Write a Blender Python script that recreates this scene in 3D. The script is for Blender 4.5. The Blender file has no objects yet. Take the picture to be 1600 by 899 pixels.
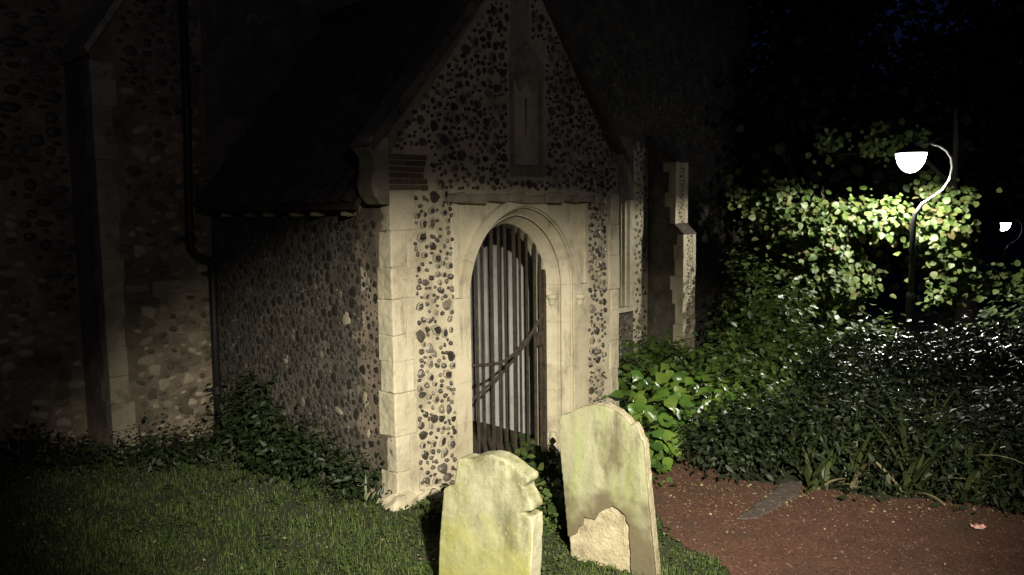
import bpy, math, random
import numpy as np
from mathutils import Vector, Matrix, noise as mnoise

# ------------------------------------------------------------------ camera, sky, light, exposure
S = bpy.context.scene
COL = S.collection
CAM_H = 2.3
PITCH, ROLL = math.radians(5.6), math.radians(0.7)
cam = bpy.data.cameras.new('camera'); cam.sensor_width = 36.0; cam.lens = 36.0*1230/1600
cam.clip_start = 0.05; cam.clip_end = 500
co = bpy.data.objects.new('camera', cam); COL.objects.link(co)
fw = Vector((0, math.cos(PITCH), -math.sin(PITCH))); r0 = Vector((1, 0, 0)); u0 = r0.cross(fw)
rr = math.cos(ROLL)*r0 - math.sin(ROLL)*u0; uu = math.cos(ROLL)*u0 + math.sin(ROLL)*r0
mw = Matrix((rr, uu, -fw)).transposed().to_4x4(); mw.translation = (0, 0, CAM_H)
co.matrix_world = mw
S.camera = co

w = bpy.data.worlds.new('World'); S.world = w; w.use_nodes = True
wn = w.node_tree.nodes; wl = w.node_tree.links
bg = wn['Background']; sky = wn.new('ShaderNodeTexSky'); sky.sky_type = 'NISHITA'; sky.sun_disc = False
sky.ozone_density = 5.0; sky.sun_elevation = math.radians(-1.5); sky.sun_rotation = math.radians(150)
wl.new(sky.outputs['Color'], bg.inputs['Color']); bg.inputs['Strength'].default_value = 0.10

S.view_settings.view_transform = 'Standard'; S.view_settings.look = 'None'
S.view_settings.exposure = 0.0; S.view_settings.gamma = 1.0; S.view_settings.use_curve_mapping = False
S.render.engine = 'CYCLES'
S.cycles.use_denoising = True
S.cycles.max_bounces = 6; S.cycles.diffuse_bounces = 3; S.cycles.glossy_bounces = 3
S.cycles.transmission_bounces = 4; S.cycles.transparent_max_bounces = 8
S.cycles.sample_clamp_indirect = 4.0

FLOOD_POS = (0.95, -1.0, 3.6)       # head of the lamp that lights the porch, behind the photographer
FLOOD_AIM = (0.5, 6.3, 0.35)
FLOOD_POWER = 5600.0; FLOOD_COL = (1.0, 0.945, 0.77)
SPILL_POWER = 66.0
POST_POWER = 640.0; POST_COL = (1.0, 0.97, 0.82)

rnd = random.Random(7)
R = math.radians
# frame of the church: x along the porch front, y into the building, z up
CX, CY = -0.9212, 6.0257
ROT = R(46.5)
UX, UY = math.cos(ROT), math.sin(ROT)
def L2W(x, y, z=0.0): return (CX + UX*x - UY*y, CY + UY*x + UX*y, z)
def W2L(x, y): dx, dy = x-CX, y-CY; return (dx*UX + dy*UY, -dx*UY + dy*UX)

# ------------------------------------------------------------------ helpers
def tag(o, label=None, cat=None, group=None, kind=None):
    if label: o['label'] = label
    if cat: o['category'] = cat
    if group: o['group'] = group
    if kind: o['kind'] = kind
    return o
def empty(name, loc=(0, 0, 0), rz=0.0, parent=None):
    o = bpy.data.objects.new(name, None); COL.objects.link(o); o.location = loc; o.rotation_euler = (0, 0, rz)
    o.empty_display_size = 0.1; o.parent = parent
    return o
def link(name, me, parent=None, loc=(0, 0, 0), rot=None, scale=None):
    o = bpy.data.objects.new(name, me); COL.objects.link(o); o.parent = parent; o.location = loc
    if rot is not None: o.rotation_euler = rot
    if scale is not None: o.scale = scale
    return o

class MB:
    def __init__(s): s.v = []; s.f = []
    def add(s, vs, fs):
        k = len(s.v); s.v += [tuple(p) for p in vs]; s.f += [tuple(i+k for i in f) for f in fs]; return s
    def box(s, x0, x1, y0, y1, z0, z1, j=0.0):
        vs = [(x, y, z) for z in (z0, z1) for y in (y0, y1) for x in (x0, x1)]
        if j: vs = [tuple(c + rnd.uniform(-j, j) for c in p) for p in vs]
        return s.add(vs, [(0, 2, 3, 1), (4, 5, 7, 6), (0, 1, 5, 4), (2, 6, 7, 3), (0, 4, 6, 2), (1, 3, 7, 5)])
    def prism(s, pts, y0, y1):       # outline in x,z counter-clockwise, extruded along y
        m = len(pts)
        vs = [(p[0], y0, p[1]) for p in pts] + [(p[0], y1, p[1]) for p in pts]
        fs = [tuple(range(m)), tuple(range(2*m-1, m-1, -1))]
        fs += [((i+1) % m, i, i+m, (i+1) % m + m) for i in range(m)]
        return s.add(vs, fs)
    def tube(s, pts, rad, n=8, cap=True):
        pts = [Vector(p) for p in pts]; m = len(pts)
        if not hasattr(rad, '__len__'): rad = [rad]*m
        vs = []; ref = None
        for i, p in enumerate(pts):
            t = (pts[min(i+1, m-1)] - pts[max(i-1, 0)]).normalized()
            if ref is None: ref = Vector((0, 0, 1)) if abs(t.z) < 0.9 else Vector((1, 0, 0))
            a = (ref - t*ref.dot(t)).normalized(); b = t.cross(a); ref = a
            for k in range(n):
                q = 2*math.pi*k/n; vs.append(p + (a*math.cos(q) + b*math.sin(q))*rad[i])
        fs = [(i*n+k, i*n+(k+1) % n, (i+1)*n+(k+1) % n, (i+1)*n+k) for i in range(m-1) for k in range(n)]
        if cap: fs += [tuple(range(n-1, -1, -1)), tuple(range((m-1)*n, m*n))]
        return s.add(vs, fs)
    def lathe(s, prof, c=(0, 0, 0), n=24):
        vs = []; m = len(prof)
        for r, z in prof:
            for k in range(n):
                q = 2*math.pi*k/n; vs.append((c[0]+r*math.cos(q), c[1]+r*math.sin(q), c[2]+z))
        return s.add(vs, [(i*n+k, i*n+(k+1) % n, (i+1)*n+(k+1) % n, (i+1)*n+k) for i in range(m-1) for k in range(n)])
    def mesh(s, name, mat=None, smooth=False):
        me = bpy.data.meshes.new(name); me.from_pydata(s.v, [], s.f)
        if mat: me.materials.append(mat)
        if smooth: me.polygons.foreach_set('use_smooth', [True]*len(me.polygons))
        me.update(); return me
    def build(s, name, mat, parent=None, smooth=False, bevel=0.0, loc=(0, 0, 0)):
        o = link(name, s.mesh(name, mat, smooth), parent, loc)
        if bevel:
            b = o.modifiers.new('bevel', 'BEVEL'); b.width = bevel; b.segments = 2; b.limit_method = 'ANGLE'; b.angle_limit = R(35)
        return o

def scatter(name, tv, tf, M, T, mat, parent=None, rv=None, smooth=False):
    """join many small shapes: template verts tv, faces tf (same length), basis M (N,3,3) columns, offsets T (N,3)"""
    tv = np.asarray(tv, float); tf = np.asarray(tf, int); N = len(T); k = len(tv)
    V = np.einsum('nij,kj->nki', M, tv) + T[:, None, :]
    Fc = (tf[None] + (np.arange(N)*k)[:, None, None]).reshape(-1)
    me = bpy.data.meshes.new(name); nf = N*len(tf); fl = tf.shape[1]
    me.vertices.add(N*k); me.vertices.foreach_set('co', V.reshape(-1))
    me.loops.add(len(Fc)); me.loops.foreach_set('vertex_index', Fc.astype(np.int32))
    me.polygons.add(nf); me.polygons.foreach_set('loop_start', (np.arange(nf)*fl).astype(np.int32))
    me.polygons.foreach_set('loop_total', np.full(nf, fl, np.int32))
    if smooth: me.polygons.foreach_set('use_smooth', np.ones(nf, bool))
    if rv is None: rv = np.random.default_rng(3).random(N)
    at = me.attributes.new('rnd', 'FLOAT', 'POINT'); at.data.foreach_set('value', np.repeat(rv, k).astype(np.float32))
    me.update(calc_edges=True); me.validate()
    me.materials.append(mat)
    return link(name, me, parent)

def basis(d, nrm):          # d: length dir (N,3), nrm approx normal -> columns width,length,normal
    d = d/np.linalg.norm(d, axis=1, keepdims=True)
    x = np.cross(d, nrm); x /= (np.linalg.norm(x, axis=1, keepdims=True)+1e-9)
    z = np.cross(x, d)
    return np.stack([x, d, z], axis=2)

# ------------------------------------------------------------------ materials
def pm(name, cols, scale=6.0, rough=0.85, bump=0.3, bscale=40.0, rndmode=None, rcols=None, rpos=None, rmix=0.0,
       metal=0.0, spec=0.5, stain=None, transl=0.0, detail=6.0, stretch=None, bdist=0.01, zstain=None):
    """noise ramp in world space; optional per-object / per-piece random tint; optional large stain"""
    m = bpy.data.materials.new(name); m.use_nodes = True
    nt = m.node_tree; N = nt.nodes; K = nt.links; b = N['Principled BSDF']
    geo = N.new('ShaderNodeNewGeometry'); vec = geo.outputs['Position']
    if stretch:
        mp = N.new('ShaderNodeMapping'); mp.inputs['Scale'].default_value = stretch; K.new(vec, mp.inputs['Vector']); vec = mp.outputs['Vector']
    nz = N.new('ShaderNodeTexNoise'); nz.inputs['Scale'].default_value = scale; nz.inputs['Detail'].default_value = detail
    nz.inputs['Roughness'].default_value = 0.65
    K.new(vec, nz.inputs['Vector'])
    rp = N.new('ShaderNodeValToRGB'); e = rp.color_ramp.elements
    k = len(cols)
    while len(e) < k: e.new(0.5)
    for i, c in enumerate(cols):
        e[i].position = 0.28 + 0.44*i/max(1, k-1); e[i].color = (*c, 1)
    K.new(nz.outputs['Fac'], rp.inputs['Fac']); col = rp.outputs['Color']
    if rndmode:
        if rndmode == 'object': src = N.new('ShaderNodeObjectInfo').outputs['Random']
        else:
            a = N.new('ShaderNodeAttribute'); a.attribute_name = 'rnd'; src = a.outputs['Fac']
        r2 = N.new('ShaderNodeValToRGB'); r2.color_ramp.interpolation = 'LINEAR'; e2 = r2.color_ramp.elements
        while len(e2) < len(rcols): e2.new(0.5)
        for i, c in enumerate(rcols):
            e2[i].position = rpos[i] if rpos else i/max(1, len(rcols)-1); e2[i].color = (*c, 1)
        K.new(src, r2.inputs['Fac'])
        mx = N.new('ShaderNodeMix'); mx.data_type = 'RGBA'; mx.inputs['Factor'].default_value = rmix
        K.new(col, mx.inputs['A']); K.new(r2.outputs['Color'], mx.inputs['B']); col = mx.outputs['Result']
    for st in (stain or []):       # (colour, scale, lo, hi, amount[, stretch])
        n2 = N.new('ShaderNodeTexNoise'); n2.inputs['Scale'].default_value = st[1]; n2.inputs['Detail'].default_value = 7
        n2.inputs['Roughness'].default_value = 0.7
        mp = N.new('ShaderNodeMapping'); mp.inputs['Location'].default_value = (st[1]*3.1, 1.7, 2.2)
        if len(st) > 5: mp.inputs['Scale'].default_value = st[5]
        K.new(geo.outputs['Position'], mp.inputs['Vector']); K.new(mp.outputs['Vector'], n2.inputs['Vector'])
        mr = N.new('ShaderNodeMapRange'); mr.inputs['From Min'].default_value = st[2]; mr.inputs['From Max'].default_value = st[3]
        mr.inputs['To Max'].default_value = st[4]; K.new(n2.outputs['Fac'], mr.inputs['Value'])
        mx = N.new('ShaderNodeMix'); mx.data_type = 'RGBA'; K.new(mr.outputs['Result'], mx.inputs['Factor'])
        K.new(col, mx.inputs['A']); mx.inputs['B'].default_value = (*st[0], 1); col = mx.outputs['Result']
    if zstain:       # growth or damp that follows the height above ground: (colour, z full, z none, amount)
        sx = N.new('ShaderNodeSeparateXYZ'); K.new(geo.outputs['Position'], sx.inputs['Vector'])
        n4 = N.new('ShaderNodeTexNoise'); n4.inputs['Scale'].default_value = 6; n4.inputs['Detail'].default_value = 6; K.new(geo.outputs['Position'], n4.inputs['Vector'])
        ad_ = N.new('ShaderNodeMath'); ad_.operation = 'MULTIPLY_ADD'; ad_.inputs[1].default_value = .9; K.new(n4.outputs['Fac'], ad_.inputs[0]); K.new(sx.outputs['Z'], ad_.inputs[2])
        mr = N.new('ShaderNodeMapRange'); mr.inputs['From Min'].default_value = zstain[1]+.45; mr.inputs['From Max'].default_value = zstain[2]+.45
        mr.inputs['To Min'].default_value = zstain[3]; mr.inputs['To Max'].default_value = 0; K.new(ad_.outputs[0], mr.inputs['Value'])
        mx = N.new('ShaderNodeMix'); mx.data_type = 'RGBA'; K.new(mr.outputs['Result'], mx.inputs['Factor']); K.new(col, mx.inputs['A']); mx.inputs['B'].default_value = (*zstain[0], 1); col = mx.outputs['Result']
    K.new(col, b.inputs['Base Color'])
    b.inputs['Roughness'].default_value = rough; b.inputs['Metallic'].default_value = metal
    b.inputs['Specular IOR Level'].default_value = spec
    if bump:
        n3 = N.new('ShaderNodeTexNoise'); n3.inputs['Scale'].default_value = bscale; n3.inputs['Detail'].default_value = 5
        K.new(geo.outputs['Position'], n3.inputs['Vector'])
        bp = N.new('ShaderNodeBump'); bp.inputs['Strength'].default_value = bump; bp.inputs['Distance'].default_value = bdist
        K.new(n3.outputs['Fac'], bp.inputs['Height']); K.new(bp.outputs['Normal'], b.inputs['Normal'])
    if transl:
        t = N.new('ShaderNodeBsdfTranslucent'); K.new(col, t.inputs['Color'])
        ms = N.new('ShaderNodeMixShader'); ms.inputs['Fac'].default_value = transl
        K.new(b.outputs['BSDF'], ms.inputs[1]); K.new(t.outputs['BSDF'], ms.inputs[2])
        K.new(ms.outputs['Shader'], N['Material Output'].inputs['Surface'])
    return m
def glow(name, col, strength):
    m = bpy.data.materials.new(name); m.use_nodes = True; b = m.node_tree.nodes['Principled BSDF']
    b.inputs['Base Color'].default_value = (*col, 1); b.inputs['Emission Color'].default_value = (*col, 1)
    b.inputs['Emission Strength'].default_value = strength; b.inputs['Roughness'].default_value = 0.4
    return m

M = {}
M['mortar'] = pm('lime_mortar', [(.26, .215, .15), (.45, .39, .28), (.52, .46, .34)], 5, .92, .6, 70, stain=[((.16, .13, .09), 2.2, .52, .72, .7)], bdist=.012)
M['mortar_dark'] = pm('weathered_mortar', [(.035, .03, .026), (.085, .072, .058), (.16, .135, .1)], 4, .93, .7, 60, stain=[((.3, .26, .2), 3.0, .60, .70, .6)], bdist=.015)  # dark mortar; on nave wall and buttress it stands for shade
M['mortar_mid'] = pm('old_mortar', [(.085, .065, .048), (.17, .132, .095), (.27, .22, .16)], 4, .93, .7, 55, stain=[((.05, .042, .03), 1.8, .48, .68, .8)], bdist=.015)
M['ashlar'] = pm('dressed_limestone', [(.42, .365, .26), (.54, .475, .345), (.6, .54, .41)], 3.5, .85, .25, 90, 'object', [(.4, .345, .24), (.55, .495, .375), (.47, .41, .29)], None, .45,
                 stain=[((.17, .14, .095), 2.6, .52, .74, .75), ((.12, .1, .07), 12, .57, .72, .5), ((.3, .25, .16), 1.2, .45, .7, .5), ((.14, .12, .085), 5, .54, .68, .6, (1.6, 1.6, .35)), ((.09, .075, .05), 55, .62, .7, .5)], bdist=.01)
M['ashlar_grey'] = pm('grey_stained_limestone', [(.14, .12, .085), (.27, .235, .17), (.38, .33, .24)], 5, .88, .4, 70, 'object', [(.16, .14, .1), (.34, .3, .22)], None, .4,
                      stain=[((.06, .05, .035), 5, .5, .7, .8)], bdist=.008)  # greyer, blotched limestone, tone differs per stone
fl = [(.02, .017, .014), (.04, .034, .028), (.075, .063, .05), (.14, .118, .09), (.3, .26, .2)]
flp = [0, .32, .6, .84, 1.0]
M['flint'] = pm('knapped_flint', [(.015, .013, .011), (.04, .034, .028), (.10, .085, .065)], 30, .33, .7, 70, 'object', fl, flp, .6, bdist=.006,
                stain=[((.24, .2, .145), 28, .6, .72, .6)])
M['cortex'] = pm('flint_cortex', [(.2, .17, .125), (.36, .31, .235)], 30, .85, .4, 90)
M['flint_mass'] = pm('flint_rubble', [(.015, .013, .012), (.04, .035, .03), (.09, .078, .062)], 30, .5, .5, 90, 'attr', fl, flp, .6, bdist=.006,
                     stain=[((.25, .22, .17), 20, .62, .74, .6)])
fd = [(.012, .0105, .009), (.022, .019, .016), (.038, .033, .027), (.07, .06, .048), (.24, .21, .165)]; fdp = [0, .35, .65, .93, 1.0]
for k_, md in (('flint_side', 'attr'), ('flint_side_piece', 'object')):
    M[k_] = pm('weathered_'+k_, [(.014, .012, .01), (.03, .026, .022), (.06, .052, .042)], 26, .6, .6, 80, md, fd, fdp, .6, bdist=.008, stain=[((.2, .175, .135), 16, .63, .72, .5)])  # darker flint tones for the porch side wall
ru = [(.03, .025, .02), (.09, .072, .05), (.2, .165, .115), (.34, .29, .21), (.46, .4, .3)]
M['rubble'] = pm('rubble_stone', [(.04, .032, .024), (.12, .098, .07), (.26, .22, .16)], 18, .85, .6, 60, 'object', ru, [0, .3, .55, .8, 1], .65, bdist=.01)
M['brick'] = pm('thin_old_brick', [(.06, .04, .028), (.11, .075, .05), (.18, .135, .095)], 22, .88, .5, 80, 'object', [(.07, .05, .036), (.15, .11, .078)], None, .5)
M['tile'] = pm('clay_roof_tile', [(.025, .017, .014), (.055, .036, .028), (.09, .06, .045)], 14, .8, .4, 60, 'object', [(.025, .018, .016), (.075, .045, .034)], None, .5,
               stain=[((.03, .035, .02), 5, .5, .7, .6)])
M['plaster'] = pm('white_plaster', [(.4, .4, .405), (.52, .52, .525), (.58, .58, .585)], 3, .9, .2, 40, stain=[((.26, .25, .24), 2.5, .5, .72, .7)])
M['wood'] = pm('dark_oak', [(.03, .02, .013), (.07, .048, .03)], 8, .7, .3, 40, stretch=(6, 6, .5))
M['iron'] = pm('painted_iron', [(.018, .014, .011), (.045, .035, .026), (.085, .062, .042)], 20, .62, .3, 120, metal=.0, bdist=.003)
M['pipe'] = pm('black_cast_iron', [(.006, .005, .005), (.014, .012, .011)], 12, .6, .2, 80)
M['post'] = pm('lamp_post_paint', [(.012, .012, .012), (.025, .025, .024)], 10, .45, .1, 80)
M['arm'] = pm('galvanised_arm', [(.4, .4, .39), (.5, .5, .49)], 12, .45, .1, 80)
M['glass'] = pm('dark_leaded_glass', [(.01, .011, .013), (.02, .022, .026)], 6, .12, .3, 14, spec=.6)
M['bowl'] = glow('lit_lamp_bowl', (1.0, .97, .88), 20)
M['bowl_far'] = glow('lit_far_bowl', (.9, .95, 1.0), 8)
M['stone_algae'] = pm('algae_headstone', [(.17, .165, .10), (.31, .30, .19), (.43, .415, .28)], 9.0, .9, .5, 140, stretch=(1, 1, .55), bdist=.005, zstain=((.37, .365, .07), .1, .6, .7),
                      stain=[((.36, .355, .12), 2.2, .46, .64, .45), ((.11, .095, .035), 5, .5, .66, .75, (1, 1, .4)), ((.5, .47, .34), 45, .58, .66, .7), ((.09, .075, .03), 60, .58, .66, .6)])
M['stone_algae2'] = pm('streaked_headstone', [(.16, .155, .095), (.265, .255, .16), (.34, .325, .215)], 5.0, .9, .4, 120, stretch=(2.2, 2.2, .4), bdist=.005, zstain=((.105, .08, .045), .32, .52, .85),
                       stain=[((.25, .3, .08), 4, .46, .64, .6, (2, 2, .3)), ((.085, .07, .035), 3.0, .52, .68, .8, (1.4, 1.4, .5)), ((.12, .1, .05), 50, .58, .68, .6)])
M['stone_core'] = pm('bare_headstone_core', [(.3, .25, .155), (.42, .355, .235), (.54, .48, .34)], 9, .9, .8, 60, bdist=.012, stain=[((.2, .155, .09), 5, .5, .66, .75)])
M['stone_edge'] = pm('pale_headstone_edge', [(.36, .34, .22), (.5, .47, .33)], 8, .88, .3, 90)
M['slab'] = pm('grey_slab', [(.06, .043, .034), (.095, .075, .062)], 12, .85, .4, 80)
M['soil'] = pm('turf_soil', [(.012, .015, .006), (.028, .032, .012), (.04, .036, .018)], 7, .95, .8, 60, bdist=.02)
M['path'] = pm('red_gravel_path', [(.05, .02, .012), (.12, .048, .028), (.18, .08, .048)], 38, .95, .9, 150, bdist=.012, stain=[((.06, .045, .025), 1.7, .5, .7, .7)])
M['gravel'] = pm('path_grit', [(.06, .03, .02), (.12, .055, .036)], 20, .9, 0, 50, 'attr', [(.04, .02, .014), (.12, .055, .036), (.2, .11, .075), (.25, .2, .15)], [0, .5, .9, 1], .8)
M['grass'] = pm('grass_blade', [(.045, .08, .018), (.11, .15, .038)], 2.5, .65, 0, 50, 'attr', [(.04, .075, .018), (.105, .155, .036), (.17, .2, .065), (.3, .26, .14)], [0, .5, .93, 1], .6, transl=.25, spec=.3)
M['litter'] = pm('fallen_leaf', [(.2, .13, .05), (.35, .28, .14)], 20, .7, 0, 50, 'attr', [(.08, .05, .022), (.16, .12, .05), (.42, .38, .22)], None, .7)
def leafm(name, cols, rough, transl=.2, spec=.5): return pm(name, [cols[0], cols[1]], 3, rough, 0, 50, 'attr', cols, None, .75, transl=transl, spec=spec)
M['leaf_lit'] = leafm('lime_tree_leaf', [(.045, .085, .018), (.08, .135, .03), (.12, .17, .042), (.15, .185, .055), (.2, .15, .07)], .5, .3)
M['leaf_dark'] = leafm('laurel_leaf', [(.008, .013, .006), (.016, .024, .01), (.028, .036, .014)], .27, .03, .38)
M['leaf_shrub'] = leafm('shrub_leaf', [(.028, .05, .014), (.06, .09, .024), (.11, .13, .04)], .55, .2, .25)
M['leaf_wall'] = leafm('dark_wall_shrub_leaf', [(.01, .018, .007), (.02, .032, .011), (.035, .045, .017)], .5, .1, .3)
M['laurel_matt'] = leafm('dull_laurel_leaf', [(.008, .014, .006), (.018, .028, .01), (.032, .04, .015)], .5, .06, .25)
M['leaf_bright'] = leafm('bright_shrub_leaf', [(.04, .08, .018), (.09, .15, .03), (.15, .2, .05)], .4, .25, .4)
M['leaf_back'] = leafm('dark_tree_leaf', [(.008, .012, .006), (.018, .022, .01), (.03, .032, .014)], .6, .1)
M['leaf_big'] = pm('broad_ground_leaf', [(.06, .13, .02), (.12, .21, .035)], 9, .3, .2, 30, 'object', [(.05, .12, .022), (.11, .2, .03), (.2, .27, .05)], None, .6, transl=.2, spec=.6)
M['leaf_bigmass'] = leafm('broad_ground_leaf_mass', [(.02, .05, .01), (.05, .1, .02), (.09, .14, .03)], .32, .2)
M['strap'] = pm('strap_leaf', [(.03, .046, .015), (.065, .085, .027)], 9, .4, .1, 30, 'object', [(.022, .036, .013), (.055, .075, .022), (.09, .1, .04)], None, .6, transl=.12)
M['strap_dead'] = pm('dead_strap_leaf', [(.2, .16, .08), (.34, .29, .17)], 12, .7, .1, 30)
M['bark'] = pm('tree_bark', [(.02, .016, .012), (.06, .048, .034)], 16, .9, .8, 30, stretch=(3, 3, .6), bdist=.02)

# ------------------------------------------------------------------ ground
def sst(a, b, x):
    t = min(1.0, max(0.0, (x-a)/(b-a))); return t*t*(3-2*t)
def gz(x, y):
    z = -0.08*max(0.0, y-9.0)
    lx, ly = W2L(x, y)
    if -1.2 < ly < 3.2 and 0.0 < lx < 3.2:
        z -= 0.34*sst(.25, .75, lx)*(1-sst(2.35, 2.75, lx))*sst(-.9, -.15, ly)*(1-sst(2.7, 3.0, ly))
    z += 0.022*mnoise.noise(Vector((x*.9, y*.9, 0)))
    return z
def gz_path(x, y): return gz(x, y) + .012
def grid_sheet(x0, x1, y0, y1, nx, ny, zf):
    mb = MB()
    mb.v = [(x0+(x1-x0)*i/nx, y0+(y1-y0)*j/ny, zf(x0+(x1-x0)*i/nx, y0+(y1-y0)*j/ny)) for j in range(ny+1) for i in range(nx+1)]
    mb.f = [(j*(nx+1)+i, j*(nx+1)+i+1, (j+1)*(nx+1)+i+1, (j+1)*(nx+1)+i) for j in range(ny) for i in range(nx)]
    return mb
def ground():
    mb = MB(); xs = list(np.concatenate([np.linspace(-260, -9, 9), np.linspace(-8, 8, 129), np.linspace(9, 260, 9)]))
    ys = list(np.concatenate([np.linspace(-260, -4, 9), np.linspace(-3, 14, 137), np.linspace(15, 260, 14)]))
    nx = len(xs)
    mb.v = [(x, y, max(gz(x, y), -3.0)) for y in ys for x in xs]
    mb.f = [(j*nx+i, j*nx+i+1, (j+1)*nx+i+1, (j+1)*nx+i) for j in range(len(ys)-1) for i in range(nx-1)]
    tag(mb.build('ground', M['soil'], smooth=True), kind='structure')
ground()
PATH = [(1.09, 6.35), (1.05, 5.9), (1.07, 5.5), (1.17, 5.28), (1.30, 5.02), (1.36, 4.7), (1.6, 3.9), (2.1, 2.6), (3.6, 1.0), (6.5, 1.0), (6.5, 4.6), (4.8, 5.6), (3.6, 5.8), (3.2, 5.9), (2.83, 6.05),
        (2.44, 6.2), (2.16, 6.35), (1.86, 6.5), (1.8, 6.9), (1.98, 7.3), (2.5, 7.75), (2.3, 8.0), (1.6, 7.4), (1.25, 6.85)]
def inpoly(x, y, P):
    c = False; j = len(P)-1
    for i in range(len(P)):
        if (P[i][1] > y) != (P[j][1] > y) and x < (P[j][0]-P[i][0])*(y-P[i][1])/(P[j][1]-P[i][1])+P[i][0]: c = not c
        j = i
    return c
def in_path(x, y):
    jx = .16*mnoise.noise(Vector((x*3, y*3, 1)))+.06*mnoise.noise(Vector((x*11, y*11, 4))); jy = .16*mnoise.noise(Vector((x*3, y*3, 9)))
    return inpoly(x+jx, y+jy, PATH)
def path():
    st = .035; mb = MB(); idx = {}
    def vid(i, j):
        if (i, j) not in idx:
            x = .9+i*st; y = .9+j*st
            idx[(i, j)] = len(mb.v); mb.v.append((x, y, gz(x, y)+.010+.008*mnoise.noise(Vector((x*6, y*6, 3)))))
        return idx[(i, j)]
    for i in range(162):
        for j in range(208):
            x = .9175+i*st; y = .9175+j*st
            if in_path(x, y): mb.f.append((vid(i, j), vid(i+1, j), vid(i+1, j+1), vid(i, j+1)))
    o = tag(mb.build('path', M['path'], smooth=True), kind='structure')
    g = np.random.default_rng(5); T = []; B = []
    while len(T) < 9000:
        x, y = g.uniform(.9, 5.0), g.uniform(3.6, 8.0)
        if inpoly(x, y, PATH):
            T.append((x, y, gz(x, y)+.014)); a = g.uniform(0, 6.28); s = g.uniform(.004, .012); t = g.uniform(-.5, .5)
            B.append(np.array([[math.cos(a), -math.sin(a), 0], [math.sin(a), math.cos(a), t*.5], [0, t, .6]])*s)
    tv = [(1, 0, 0), (0, 1, 0), (-1, 0, 0), (0, -1, 0), (0, 0, .8)]
    gr = scatter('path_grit', tv, [(0, 1, 4), (1, 2, 4), (2, 3, 4), (3, 0, 4)], np.array(B), np.array(T), M['gravel'])
    tag(gr, 'loose reddish grit lying on the path', 'grit', kind='stuff')
path()

# ------------------------------------------------------------------ stone pieces
CL = bpy.data.textures.new('erosion', 'CLOUDS'); CL.noise_scale = .05; CL.noise_depth = 3
def erode(o, vox, amt):
    m_ = o.modifiers.new('remesh', 'REMESH'); m_.mode = 'VOXEL'; m_.voxel_size = vox; m_.use_smooth_shade = True
    d = o.modifiers.new('wear', 'DISPLACE'); d.texture = CL; d.strength = amt; d.mid_level = .5; d.texture_coords = 'GLOBAL'
    return o
def piece_meshes(mat, nvar, seed, knap=True):
    g = random.Random(seed); out = []
    for q in range(nvar):
        n = g.choice((7, 8, 9)); mb = MB()
        rad = [1+g.uniform(-.24, .18) for _ in range(n)]; an = [2*math.pi*(i+g.uniform(-.25, .25))/n for i in range(n)]
        sq = g.uniform(0, .35)       # towards squarish
        def pt(i, f, y):
            c, s_ = math.cos(an[i]), math.sin(an[i]); k = 1+sq*(1/max(abs(c), abs(s_))-1)
            return (rad[i]*f*c*k, y, rad[i]*f*s_*k)
        ring0 = [pt(i, 1.0, .6) for i in range(n)]; ring1 = [pt(i, .97, -.35+g.uniform(-.15, .15)) for i in range(n)]
        ring2 = [pt(i, .68, -.85+g.uniform(-.22, .2)) for i in range(n)]
        mb.v = ring0+ring1+ring2+[(g.uniform(-.2, .2), -1.0+g.uniform(-.25, .1), g.uniform(-.2, .2))]
        for a in (0, n):
            mb.f += [(a+i, a+n+i, a+n+(i+1) % n, a+(i+1) % n)[::-1] for i in range(n)]
        mb.f += [(2*n+i, 2*n+(i+1) % n, 3*n) for i in range(n)]
        me = mb.mesh('piece', mat, smooth=not knap); out.append(me)
        if knap and seed == 1 and q % 5 < 2:
            me.materials.append(M['cortex'])
            for i in range(n, 2*n): me.polygons[i].material_index = 1
    return out
FLINTS = piece_meshes(M['flint'], 12, 1)
FLINTS_DARK = piece_meshes(M['flint_side_piece'], 12, 5)
RUBBLE = piece_meshes(M['rubble'], 10, 2, False)
def pack(x0, x1, z0, z1, sizes, valid, tries, seed, gap=1.12, aspect=(.72, 1.35)):
    g = random.Random(seed); cell = .15; grid = {}; out = []
    for t in range(tries):
        f = 1 - .55*t/tries
        r = g.uniform(sizes[0], max(sizes[0]*1.05, sizes[1]*f))
        x = g.uniform(x0, x1); z = g.uniform(z0, z1); a = math.sqrt(g.uniform(*aspect))
        rx, rz = r*a, r/a
        if not valid(x, z, rx, rz): continue
        ci, cj = int(x//cell), int(z//cell); ok = True
        for i in range(ci-2, ci+3):
            for j in range(cj-2, cj+3):
                for (px, pz, qx, qz) in grid.get((i, j), ()):
                    if ((x-px)/((rx+qx)*gap))**2 + ((z-pz)/((rz+qz)*gap))**2 < 1: ok = False; break
                if not ok: break
            if not ok: break
        if ok: grid.setdefault((ci, cj), []).append((x, z, rx, rz)); out.append((x, z, rx, rz))
    return out
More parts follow.
